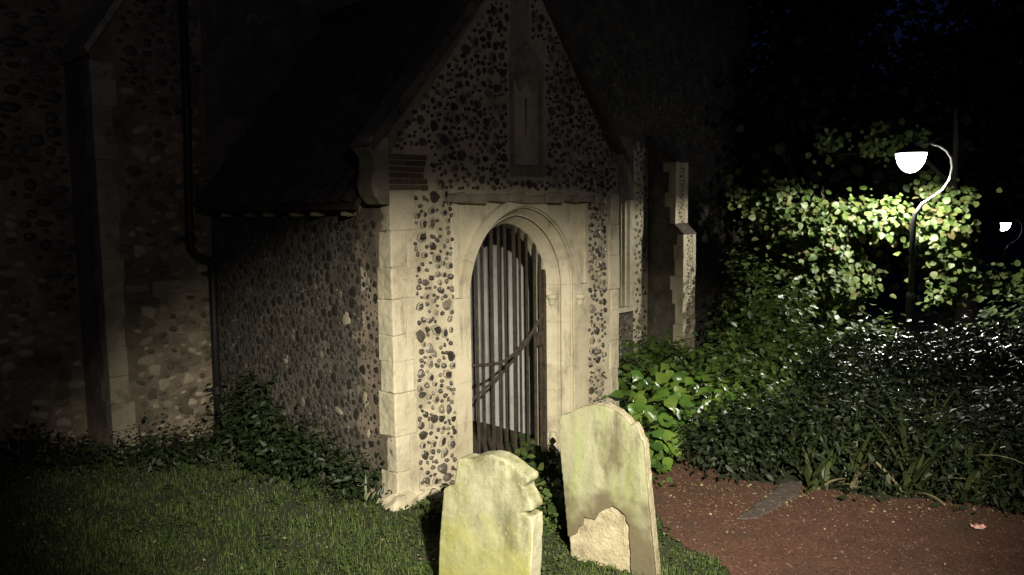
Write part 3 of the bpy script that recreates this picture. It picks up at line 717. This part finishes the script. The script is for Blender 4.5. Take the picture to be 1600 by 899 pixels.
tag(erode(fixn(mb.build('stone_slab', M['slab'])), .012, .03), 'pale grey flat stone slab poking out of the shrubs beside the path', 'slab')

# ------------------------------------------------------------------ lamp posts
HOOK = [(0, 0, -.35), (0, 0, 2.06), (.02, 0, 2.17), (.12, 0, 2.32), (.27, 0, 2.42), (.41, 0, 2.52), (.51, 0, 2.67), (.545, 0, 2.85), (.52, 0, 2.99), (.45, 0, 3.09), (.34, 0, 3.165), (.21, 0, 3.2), (.08, 0, 3.19), (-.01, 0, 3.15)]
def lamp_post(base, label, bowl, up=0.0, arm='arm'):
    t = empty('lamp_post', base); tag(t, label, 'lamp post', 'hooked lamp posts in the churchyard')
    hk = [(x, y, z+(up if i else 0)) for i, (x, y, z) in enumerate(HOOK)]
    MB().tube(hk[:4], [.045, .04, .034, .026], 12).build('pole', M['post'], t, smooth=True)
    MB().tube(hk[3:], [.024]+[.0175]*(len(hk)-4), 10).build('arm', M[arm], t, smooth=True)
    MB().lathe([(.0, .16), (.035, .155), (.05, .12), (.12, .095), (.2, .045), (.222, .012), (.215, .008), (.0, .03)], (-.07, 0, 3.055+up), 28).build('hood', M['post'], t, smooth=True)
    MB().lathe([(.0, .014), (.21, .006), (.205, -.03), (.175, -.14), (.12, -.22), (.06, -.265), (.0, -.275)], (-.07, 0, 3.052+up), 28).build('bowl', bowl, t, smooth=True)
    MB().lathe([(0, 1.0), (.055, 1.0), (.06, .95), (.06, -.1), (0, -.1)], (0, 0, 0), 14).build('base_sleeve', M['post'], t)
    return t
lp = lamp_post((5.96, 11.7, gz(6, 11.7)+.21-.21), 'tall hooked lamp post with glowing bowl among the tree leaves', M['bowl'])
lp.location.z = 0.0
def spot(name, parent, loc, aim_dir, power, col, size, blend, rad, sx=1.0):
    l = bpy.data.lights.new(name, 'SPOT'); l.energy = power; l.color = col; l.spot_size = size; l.spot_blend = blend; l.shadow_soft_size = rad
    o = bpy.data.objects.new(name, l); COL.objects.link(o); o.parent = parent; o.location = loc
    q = Vector(aim_dir).to_track_quat('-Z', 'Y'); o.rotation_mode = 'QUATERNION'; o.rotation_quaternion = q; o.scale = (sx, 1, 1)
    return o
spot('lamp_light', lp, (-.07, 0, 2.76), (0, 0, -1), POST_POWER, POST_COL, R(174), .12, .1)
fp = lamp_post((16.3, 26.0, gz(16.3, 26.0)), 'far lamp glowing small and white through the leaves at right edge', M['bowl_far'], 0.0, 'post')
mp_ = lamp_post((FLOOD_POS[0]+.07, FLOOD_POS[1], 0), 'lamp post behind the photographer that lights the porch front', M['bowl'], FLOOD_POS[2]-2.72)
ad = Vector(FLOOD_AIM)-Vector(FLOOD_POS)
spot('lamp_light', mp_, (-.07, 0, FLOOD_POS[2]), ad, FLOOD_POWER, FLOOD_COL, R(34.5), 1.0, .07, 1.85)
pl = bpy.data.lights.new('lamp_spill', 'POINT'); pl.energy = SPILL_POWER; pl.color = (1.0, .83, .62); pl.shadow_soft_size = .12
po = bpy.data.objects.new('lamp_spill', pl); COL.objects.link(po); po.parent = mp_; po.location = (-.07, 0, FLOOD_POS[2]-.02)

# ------------------------------------------------------------------ vegetation
LEAF_V = [(0, 0, 0), (.36, .25, .05), (.5, .58, .06), (.0, 1.0, -.08), (-.5, .58, .06), (-.36, .25, .05), (0, .5, -.03)]
LEAF_F = [(0, 1, 6), (1, 2, 6), (2, 3, 6), (3, 4, 6), (4, 5, 6), (5, 0, 6)]
ROUND_V = [(0, 0, 0), (.3, .08, .05), (.47, .3, .09), (.46, .55, .07), (.28, .8, .0), (0, 1.0, -.12), (-.28, .8, .0), (-.46, .55, .07), (-.47, .3, .09), (-.3, .08, .05), (0, .45, -.02)]
ROUND_F = [(i, (i+1) % 10, 10) for i in range(10)]
LANCE_V = [(0, 0, 0), (.5, .4, .06), (0, 1, -.05), (-.5, .4, .06), (0, .45, -.03)]
LANCE_F = [(0, 1, 4), (1, 2, 4), (2, 3, 4), (3, 0, 4)]
def foliage(name, blobs, size, mat, parent, seed, round_leaf=True, width=.8, clump=.16, up=.55, per=26, flat=.0, face=0.0, toward=None):
    """blobs: (centre, radii, n leaves); leaves gathered in small clumps inside each blob"""
    g = np.random.default_rng(seed); P = []; Dn = []
    for c, r, n in blobs:
        nc = max(2, n//per); d = g.normal(size=(nc, 3)); d /= np.linalg.norm(d, axis=1, keepdims=True)
        rad = g.random(nc)**.42
        cc = np.array(c)+d*rad[:, None]*np.array(r)
        k = g.integers(0, nc, n); off = g.normal(size=(n, 3))*clump*(.6+.8*g.random((n, 1)))
        p = cc[k]+off; P.append(p); o = p-np.array(c)-np.array([0, 0, 0]); o /= (np.linalg.norm(o, axis=1, keepdims=True)+1e-6); Dn.append(o)
    P = np.concatenate(P); O = np.concatenate(Dn); n = len(P)
    keep = np.array([p[2] > gz(p[0], p[1])+.01 for p in P]); P = P[keep]; O = O[keep]; n = len(P)
    nrm = O*.5+np.array([0, face, up])+g.normal(size=(n, 3))*.45*(1-flat)
    if toward is not None:
        tw_ = np.array(toward)-P; nrm += .7*tw_/np.linalg.norm(tw_, axis=1, keepdims=True)
    nrm /= np.linalg.norm(nrm, axis=1, keepdims=True)
    d = O*.7+g.normal(size=(n, 3))*.6+np.array([0, 0, -.25]); d -= nrm*np.sum(d*nrm, axis=1, keepdims=True)
    s_ = size*g.uniform(.45, 1.45, n)
    B = basis(d, nrm)*s_[:, None, None]; B[:, :, 0] *= width
    tv_, tf_ = (ROUND_V, ROUND_F) if toward is not None else (LEAF_V, LEAF_F) if round_leaf else (LANCE_V, LANCE_F)
    return scatter(name, tv_, tf_, B, P, mat, parent, g.random(n), False)
def shrub(name, label, base, blobs, size, mat, seed, cat='shrub', group=None, **kw):
    t = empty(name, (0, 0, 0)); tag(t, label, cat, group)
    foliage('foliage', blobs, size, mat, t, seed, **kw)
    g = random.Random(seed); mb = MB()
    for c, r, n in blobs[:6]:
        b = (base[0]+g.uniform(-.15, .15), base[1]+g.uniform(-.15, .15), gz(base[0], base[1])-.05)
        mid = tuple((b[i]*.45+c[i]*.55)+g.uniform(-.08, .08) for i in range(3))
        mb.tube([b, mid, c], [.022, .015, .006], 6)
    mb.build('stems', M['bark'], t)
    return t
def tree(name, label, base, height, tr, blobs, size, mat, seed, group=None, lean=(0, 0), **kw):
    t = empty(name, (0, 0, 0)); tag(t, label, 'tree', group)
    g = random.Random(seed); bz = gz(base[0], base[1])
    pts = []; n = 7
    for i in range(n+1):
        q = i/n; pts.append((base[0]+lean[0]*q+g.uniform(-.06, .06)*(q > 0), base[1]+lean[1]*q+g.uniform(-.06, .06)*(q > 0), bz-.3+(height+.3)*q))
    mb = MB().tube(pts, [tr*(1.25 if i == 0 else 1-.75*i/n) for i in range(n+1)], 12)
    mb.build('trunk', M['bark'], t, smooth=True)
    lb = MB()
    for c, r, k in blobs:
        s_ = min(n-1, max(2, int(n*(c[2]-bz-.5)/max(.5, height)))); a = Vector(pts[s_]); e = Vector(c)
        m_ = a.lerp(e, .5)+Vector((g.uniform(-.15, .15), g.uniform(-.15, .15), .12*(e-a).length))
        lb.tube([a, m_, e], [tr*.38, tr*.22, tr*.07], 7)
        for _ in range(5):
            q = e+Vector((g.uniform(-1, 1)*r[0], g.uniform(-1, 1)*r[1], g.uniform(-1, 1)*r[2]))*.8
            lb.tube([m_.lerp(e, g.uniform(.2, 1)), (m_+q)/2+Vector((0, 0, .05)), q], [tr*.12, tr*.08, tr*.03], 5)
    lb.build('limbs', M['bark'], t)
    foliage('crown', blobs, size, mat, t, seed, **kw)
    return t

# trees round the lamp
tree('lime_tree', 'young tree with bright round leaves lit just left of the lamp', (5.35, 13.45), 3.0, .09,
     [((5.3, 13.0, 1.7), (.42, .22, .4), 1485), ((5.55, 12.9, 1.15), (.36, .22, .3), 837), ((5.6, 12.95, 2.05), (.4, .2, .18), 621), ((4.85, 13.2, 1.95), (.4, .22, .26), 648),
      ((5.0, 13.1, 1.2), (.3, .22, .26), 486), ((5.2, 13.1, .6), (.3, .22, .14), 216), ((4.6, 13.6, 2.5), (.7, .35, .25), 324)], .092, M['leaf_lit'], 101, clump=.13, up=.45, width=.95, face=-.6, toward=(5.9, 11.6, 2.9), per=48)
tree('lime_tree', 'second leafy tree with lit hanging leaves right of the lamp post', (7.3, 13.1), 4.2, .13,
     [((5.95, 12.6, 2.12), (.42, .22, .16), 567), ((6.65, 12.4, 1.9), (.24, .25, .34), 405), ((6.95, 12.5, 1.45), (.3, .25, .3), 459), ((6.75, 12.4, .85), (.2, .2, .12), 135), ((7.6, 12.4, 1.1), (.36, .3, .16), 229), ((7.15, 13.2, 2.5), (.4, .4, .3), 216),
      ((6.2, 13.4, 3.4), (1.2, .5, .4), 324)], .092, M['leaf_lit'], 102, clump=.12, up=.45, width=.95, face=-.6, toward=(5.9, 11.6, 2.9), per=48)
# dark tall trees behind
BT = [('beech_tree', 'dark tall tree rising right behind the end of the nave', (6.5, 17.5), 8.0, .22, [((5.6, 16.5, 4.2), (1.7, 1.6, 1.5), 2600), ((6.4, 17, 6.2), (1.4, 1.5, 1.6), 2600), ((4.6, 17, 7.6), (1.8, 1.6, 1.4), 2200), ((7.2, 16, 3.6), (1.6, 1.3, 1.2), 1800), ((5.0, 16.5, 2.4), (1.4, 1.2, 1.0), 1600)], 111),
      ('beech_tree', 'dark tall tree behind the lamp with sky gaps in its crown', (10.2, 17.5), 9.0, .25, [((9.0, 16.6, 3.4), (1.6, 1.4, 1.3), 1900), ((10.1, 17.2, 5.8), (1.2, 1.4, 1.2), 1300), ((8.5, 17.5, 6.2), (1.0, 1.2, 1.2), 260), ((8.6, 17.5, 8.4), (1.6, 1.5, 1.0), 900), ((11.4, 17, 4.6), (1.6, 1.5, 1.6), 2200)], 112),
      ('beech_tree', 'dark tree filling the upper right corner of the view', (13.6, 18.5), 9.0, .25, [((12.9, 17.6, 6.6), (1.9, 1.7, 1.7), 2600), ((13.0, 17.4, 4.2), (1.8, 1.6, 1.4), 2200), ((14.6, 18, 4.8), (1.8, 1.7, 1.9), 2200), ((14.2, 18, 8.0), (2.0, 1.7, 1.4), 2000)], 113),
      ('beech_tree', 'dark tree massed low behind the hedge at the right edge', (9.0, 20.5), 7.0, .2, [((8.4, 20, 2.2), (2.2, 1.2, 1.6), 2200), ((10.4, 20.5, 2.0), (1.5, 1.0, 1.5), 1800), ((5.6, 20, 2.0), (2.0, 1.2, 1.8), 2000), ((15.6, 20.5, 2.0), (1.6, 1.2, 1.2), 1200), ((8, 21, 5.0), (2.6, 1.2, 1.8), 2400), ((12.5, 22, 5.5), (2.6, 1.4, 1.6), 1800)], 114)]
for (nm, lb, bs, hh, tr, bl, sd) in BT:
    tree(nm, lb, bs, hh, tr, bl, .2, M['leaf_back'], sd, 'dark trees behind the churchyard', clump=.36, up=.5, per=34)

# glossy hedge on the right
HB = [('leftmost glossy laurel shrub beside the bend of the path', (1.95, 6.75), [((1.9, 6.75, .22), (.42, .35, .3), 1950), ((2.3, 6.9, .34), (.4, .4, .3), 1690)], 121),
      ('low glossy laurel behind the strap-leaved plants', (2.75, 6.9), [((2.65, 6.6, .3), (.45, .45, .35), 1950), ((3.1, 7.0, .45), (.5, .5, .35), 2080), ((3.0, 6.25, .1), (.4, .3, .16), 780)], 122),
      ('glossy laurel shrub on the right, nearest the frame edge', (3.9, 6.6), [((3.6, 6.3, .25), (.5, .5, .36), 2080), ((4.3, 6.4, .4), (.5, .5, .45), 2340), ((3.8, 5.85, .08), (.5, .22, .12), 780)], 123),
      ('broad glossy laurel with glinting top, in front of lamp post', (4.3, 8.3), [((3.7, 8.1, .5), (.65, .6, .34), 2860), ((4.5, 8.2, .55), (.65, .6, .34), 2860), ((4.1, 9.0, .55), (.8, .5, .3), 2080)], 124),
      ('broad glossy laurel with glinting top at the right edge', (5.6, 8.6), [((5.3, 8.3, .55), (.65, .6, .36), 2860), ((6.1, 8.6, .6), (.65, .6, .36), 2860), ((5.4, 9.3, .55), (.8, .5, .3), 2080)], 125)]
for lb, bs, bl, sd in HB:
    shrub('laurel_shrub', lb, bs, bl, .066, M['leaf_dark' if sd > 123 else 'laurel_matt'], sd, group='glossy laurel hedge', round_leaf=False, width=.48, clump=.1, up=.7, per=20, flat=.0)
SB = [('leafy green shrub against the buttress foot', (2.9, 10.6), [((2.75, 10.4, .1), (.6, .5, .3), 900), ((3.4, 10.7, .35), (.6, .5, .4), 900), ((3.8, 11.0, .9), (.45, .5, .5), 600)], 131),
      ('dim shrub climbing the nave wall right of the buttress', (4.0, 13.6), [((4.1, 13.3, .8), (.5, .5, .8), 1000), ((4.6, 13.8, 1.8), (.5, .5, .7), 700), ((3.9, 13.0, .1), (.5, .5, .5), 700)], 132),
      ('leafy shrub under the young lit tree', (4.4, 10.3), [((4.1, 10.2, .3), (.6, .5, .4), 900), ((4.7, 10.5, .35), (.6, .5, .4), 900)], 133),
      ('low leafy shrub between broad leaves and laurel', (3.0, 9.0), [((2.7, 8.7, .22), (.45, .5, .3), 800), ((3.2, 9.2, .28), (.5, .5, .3), 800), ((2.5, 9.6, .2), (.5, .4, .3), 600), ((3.9, 9.7, .3), (.5, .4, .3), 600)], 134),
      ('low weeds in the gap between porch corner and buttress', (1.9, 10.8), [((1.65, 10.4, .02), (.4, .5, .22), 800), ((2.2, 11.4, .0), (.5, .6, .25), 900), ((2.3, 12.4, -.1), (.4, .6, .25), 500)], 136),
      ('dark round-topped shrub right of the lamp post', (7.4, 10.8), [((7.2, 10.6, .5), (.8, .6, .6), 1300), ((8.2, 11, .7), (.8, .6, .7), 1200)], 135)]
for lb, bs, bl, sd in SB:
    shrub('leafy_shrub', lb, bs, bl, .095, M['leaf_bright' if sd in (131, 133, 134, 136) else 'leaf_shrub'], sd, group='shrubs along the nave', clump=.12, up=.8, per=22)
# shrubs at the foot of the porch side wall and along the left walls
LB = [('dark shrub hugging the porch side wall near the corner', (-1.45, 6.35), [((-1.2, 6.2, .12), (.26, .2, .16), 700), ((-1.6, 6.45, .22), (.3, .22, .22), 900)], 141, .06),
      ('taller dark shrub halfway along the porch side wall', (-2.2, 7.1), [((-2.0, 6.8, .22), (.32, .26, .24), 900), ((-2.45, 7.3, .4), (.3, .28, .34), 1000)], 142, .075),
      ('low dark plants below the drainpipe', (-2.9, 7.3), [((-2.8, 7.2, .15), (.4, .3, .2), 900), ((-3.3, 7.1, .1), (.35, .3, .14), 700)], 143, .06),
      ('low dark plants at the foot of the far left wall', (-4.3, 7.2), [((-4.0, 7.0, .1), (.5, .3, .16), 900), ((-4.9, 7.2, .12), (.6, .3, .18), 900)], 144, .06)]
for lb, bs, bl, sd, sz in LB:
    shrub('wall_shrub', lb, bs, bl, sz, M['leaf_wall'], sd, group='dark shrubs along the church foot', round_leaf=False, width=.45, clump=.09, up=.7, per=18)
shrub('doorstep_plant', 'dark leafy weeds between the two headstones below the gate', (.55, 5.9), [((.45, 5.6, .08), (.32, .3, .2), 900), ((.2, 6.3, .12), (.35, .3, .2), 700), ((.75, 6.3, .05), (.3, .25, .2), 500)], .065, M['leaf_shrub'], 151, cat='weeds', clump=.08)
shrub('doorstep_plant', 'small weeds at the footing stones left of the near headstone', (-.45, 5.6), [((-.5, 5.75, .05), (.2, .15, .1), 350), ((-.2, 5.9, .05), (.2, .15, .12), 300)], .05, M['leaf_shrub'], 152, cat='weeds', clump=.06)

# broad-leaved plants beside the porch corner: every leaf its own piece
def broad_mesh(seed):
    g = random.Random(seed); mb = MB(); n = 6; wv = [0, .34, .5, .47, .3, .1, 0]
    for i in range(n+1):
        y = i/n; z = -.35*(y-.1)**2; wd = wv[i]*g.uniform(.92, 1.08)
        for k in (-1, -.5, 0, .5, 1): mb.v.append((k*wd, y, z+.16*abs(k)*wd+g.uniform(-.012, .012)+(.03*math.sin(y*9+k*3) if k else 0)))
    for i in range(n):
        for k in range(4): mb.f.append((i*5+k, i*5+k+1, (i+1)*5+k+1, (i+1)*5+k))
    return mb.mesh('leaf', M['leaf_big'], True)
BROAD = [broad_mesh(i) for i in range(5)]
BP = [((1.22, 6.95), .34, 'broad-leaved plant right behind the leaning headstone'), ((1.5, 7.6), .40, 'broad-leaved plant by the path bend, lit bright green'),
      ((1.35, 8.0), .5, 'broad-leaved plant against the porch right corner'), ((1.95, 8.2), .46, 'broad-leaved plant in front of the small rounded headstone'), ((1.9, 8.9), .42, 'broad-leaved plant farthest back below the buttress'),
      ((2.35, 8.4), .36, 'broad-leaved plant at the right end of the bright leaves')]
for q, ((px, py), rad, lb) in enumerate(BP):
    t = empty('broad_leaved_plant', (px, py, gz(px, py))); tag(t, lb, 'plant', 'broad-leaved plants beside the porch')
    g = random.Random(200+q)
    for k in range(48):
        th = g.uniform(0, 6.283); rr_ = rad*math.sqrt(g.random()); hgt = .06+(.42+.12*g.random())*(1-(rr_/rad)**2*.7)*g.uniform(.45, 1)*rad/.45
        s_ = g.uniform(.11, .19)
        nn = Vector((.25*math.cos(th)+g.uniform(-.45, .45), -.5+.25*math.sin(th)+g.uniform(-.4, .4), .7)).normalized()
        dd = Vector((math.cos(th)+g.uniform(-.6, .6), math.sin(th)+g.uniform(-.6, .6), -.3)); dd = (dd-nn*dd.dot(nn)).normalized(); xx = dd.cross(nn)
        m4 = (Matrix((xx*s_*g.uniform(.75, 1.0), dd*s_, nn*s_)).transposed()).to_4x4(); m4.translation = (rr_*math.cos(th), rr_*math.sin(th), hgt)
        o = link('leaf', BROAD[k % 5], t); o.matrix_basis = m4
    mb = MB()
    for k in range(14):
        th = g.uniform(0, 6.283); rr_ = rad*math.sqrt(g.random())*.8
        mb.tube([(rr_*.3*math.cos(th), rr_*.3*math.sin(th), -.03), (rr_*math.cos(th), rr_*math.sin(th), .3*rad/.45)], [.006, .003], 5)
    mb.build('stalks', M['leaf_shrub'], t)
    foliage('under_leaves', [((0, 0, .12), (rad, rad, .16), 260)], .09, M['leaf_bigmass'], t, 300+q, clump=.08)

# strap-leaved plants along the path edge
def strap_mesh(seed, mat):
    g = random.Random(seed); mb = MB(); n = 8; bend = g.uniform(.4, 1.25); tw = g.uniform(-.5, .5)
    p = Vector((0, 0, 0)); a = g.uniform(.12, .4)
    for i in range(n+1):
        t_ = i/n; wd = .024*(1-t_**2.4)*(.65+.7*t_ if t_ < .5 else 1)+.0008
        q = tw*t_; mb.v += [tuple(p+Vector((-wd*math.cos(q), wd*math.sin(q)*.4, 0))), tuple(p+Vector((0, -.004, -.003))), tuple(p+Vector((wd*math.cos(q), -wd*math.sin(q)*.4, 0)))]
        a += bend/n*(.4+1.3*t_); p = p+Vector((0, math.sin(a), math.cos(a)))/n
    for i in range(n): mb.f += [(i*3, i*3+1, i*3+4, i*3+3), (i*3+1, i*3+2, i*3+5, i*3+4)]
    return mb.mesh('blade', mat, True)
STR = [strap_mesh(i, M['strap']) for i in range(7)]; DEAD = [strap_mesh(20+i, M['strap_dead']) for i in range(3)]
SP = [((2.45, 6.2), .5, 14, 'strap-leaved plant nearest the grey slab beside the path'), ((2.8, 6.3), .62, 16, 'strap-leaved clump second from the grey slab along the path'), ((3.15, 6.05), .6, 16, 'strap-leaved clump arching over the red path'),
      ((3.5, 5.95), .55, 14, 'strap-leaved clump right of centre by the pink scrap'), ((3.95, 5.85), .62, 14, 'strap-leaved clump at the right edge of the frame'), ((3.35, 6.35), .85, 16, 'tall strap-leaved clump behind the one by the pink scrap'), ((4.3, 6.3), .85, 14, 'tall strap-leaved clump far right inside the laurel'), ((2.5, 6.55), .7, 14, 'strap-leaved clump behind the grey slab'), ((2.95, 6.75), .6, 12, 'strap-leaved clump set back inside the laurel')]
for q, ((px, py), ln, nb_, lb) in enumerate(SP):
    t = empty('strap_leaved_plant', (px, py, gz(px, py))); tag(t, lb, 'plant', 'strap-leaved plants along the path'); g = random.Random(400+q)
    for k in range(nb_):
        dead = g.random() < .13; s_ = ln*g.uniform(.7, 1.25)
        link('blade', g.choice(DEAD if dead else STR), t, (g.uniform(-.07, .07), g.uniform(-.07, .07), -.02), (g.uniform(-.1, .1)-(.5 if dead else 0), 0, g.uniform(0, 6.283)), (1.0, s_, s_))
for q, (px, py, nb_, lb) in enumerate(((-3.75, 7.35, 9, 'small pale grassy tuft at the foot of the left wall'), (-1.15, 5.95, 9, 'grassy tuft at the porch corner below the side shrub'))):
    t = empty('grass_tuft', (px, py, gz(px, py))); tag(t, lb, 'tuft'); g = random.Random(440+q)
    for k in range(nb_): link('blade', g.choice(STR+DEAD[:1]), t, (g.uniform(-.05, .05), g.uniform(-.05, .05), -.01), (0, 0, g.uniform(0, 6.283)), (.5, .26*g.uniform(.7, 1.3), .26*g.uniform(.7, 1.3)))

# lawn
def in_building(x, y):
    lx, ly = W2L(x, y); return (-.02 < lx < PW+.02 and -.02 < ly < 3.2) or (ly > WD-.02 and lx > -1.08) or (ly > WD+.68)
def lawn():
    g = np.random.default_rng(11); T = []; B = []
    N = 125000; Y = 3.7+4.6*g.random(N)**1.6; X = (g.random(N)*1.42-.75)*(Y*.95)
    a = g.uniform(0, 6.283, N); tl = g.uniform(.1, .9, N); ln = g.uniform(.022, .06, N)
    for i in range(N):
        x, y = float(X[i]), float(Y[i])
        if in_path(x, y) and (g.random() > .03): continue
        if x > 1.45 or in_building(x, y): continue
        ca_, sa_ = math.cos(a[i]), math.sin(a[i]); st_, ct_ = math.sin(tl[i]), math.cos(tl[i]); l = ln[i]*max(.35, 1+1.0*mnoise.noise(Vector((x*2.6, y*2.6, 5)))+.5*mnoise.noise(Vector((x*9, y*9, 2))))
        T.append((x, y, gz(x, y)-.004)); wv = .0032
        B.append(((ca_*wv, -sa_*st_*l, 0), (sa_*wv, ca_*st_*l, 0), (0, ct_*l, l)))
    tv = [(-1, 0, 0), (1, 0, 0), (0.55, .55, .04), (-.55, .55, .04), (0, 1, -.12)]
    tv2 = [(-1, 0, 0), (1, 0, 0), (.6, .55, .05), (0, 1, -.1), (-.6, .55, .05)]
    o = scatter('grass', tv2, [(0, 1, 2), (0, 2, 4), (4, 2, 3)], np.array(B), np.array(T), M['grass'])
    tag(o, 'short mown green grass of the churchyard lawn', 'grass', kind='stuff')
    n = 5200; T = []; B = []
    while len(T) < n:
        y = 3.8+3.6*g.random()**1.4; x = g.uniform(-.75*y, 1.5)
        if in_building(x, y) or inpoly(x, y, PATH) or mnoise.noise(Vector((x*1.7, y*1.7, 8))) < -.05: continue
        T.append((x, y, gz(x, y)+g.uniform(.012, .04))); q = g.uniform(0, 6.28); s_ = g.uniform(.014, .034)
        t1 = g.uniform(-.5, .5); B.append(np.array([[math.cos(q), -math.sin(q), 0], [math.sin(q), math.cos(q), -.4], [t1, g.uniform(-.2, .4), 1]])*s_)
    tag(scatter('lawn_weeds', LEAF_V, LEAF_F, np.array(B), np.array(T), M['leaf_shrub']), 'low broad-leaved weeds growing among the lawn grass', 'weeds', kind='stuff')
    n = 1700; T = []; B = []
    while len(T) < n:
        y = g.uniform(3.8, 7.2); x = g.uniform(-.75*y, 3.4)
        if len(T) > 900: x = g.uniform(1.2, 4.2); y = 6.05-.16*(x-2)+g.normal()*.22
        if in_building(x, y) or (len(T) <= 900 and in_path(x, y) and g.random() > .25): continue
        T.append((x, y, gz(x, y)+(.03 if not inpoly(x, y, PATH) else .02))); q = g.uniform(0, 6.28); s_ = g.uniform(.008, .026)
        t1 = g.uniform(-.5, .5); B.append(np.array([[math.cos(q), -math.sin(q), 0], [math.sin(q), math.cos(q), 0], [t1, g.uniform(-.4, .4), 1]])*s_)
    tag(scatter('fallen_leaves', LEAF_V, LEAF_F, np.array(B), np.array(T), M['litter']), 'small pale fallen leaves scattered over lawn and path', 'fallen leaves', kind='stuff')
lawn()
mb = MB(); g = random.Random(77)
for i in range(5):
    for j in range(4): mb.v.append((i*.022-.04+g.uniform(-.006, .006), j*.018-.03+g.uniform(-.006, .006), .012+g.uniform(0, .028)))
mb.f = [(j*1+i*4, (i+1)*4+j, (i+1)*4+j+1, i*4+j+1) for i in range(4) for j in range(3)]
o = mb.build('litter_scrap', pm('pink_wrapper', [(.75, .3, .24), (.85, .6, .55)], 40, .25, 0), None, loc=(3.286, 5.397, gz(3.286, 5.397)+.01))
so = o.modifiers.new('thick', 'SOLIDIFY'); so.thickness = .002
tag(o, 'crumpled pinkish scrap of litter at the path edge by the shrubs', 'litter')
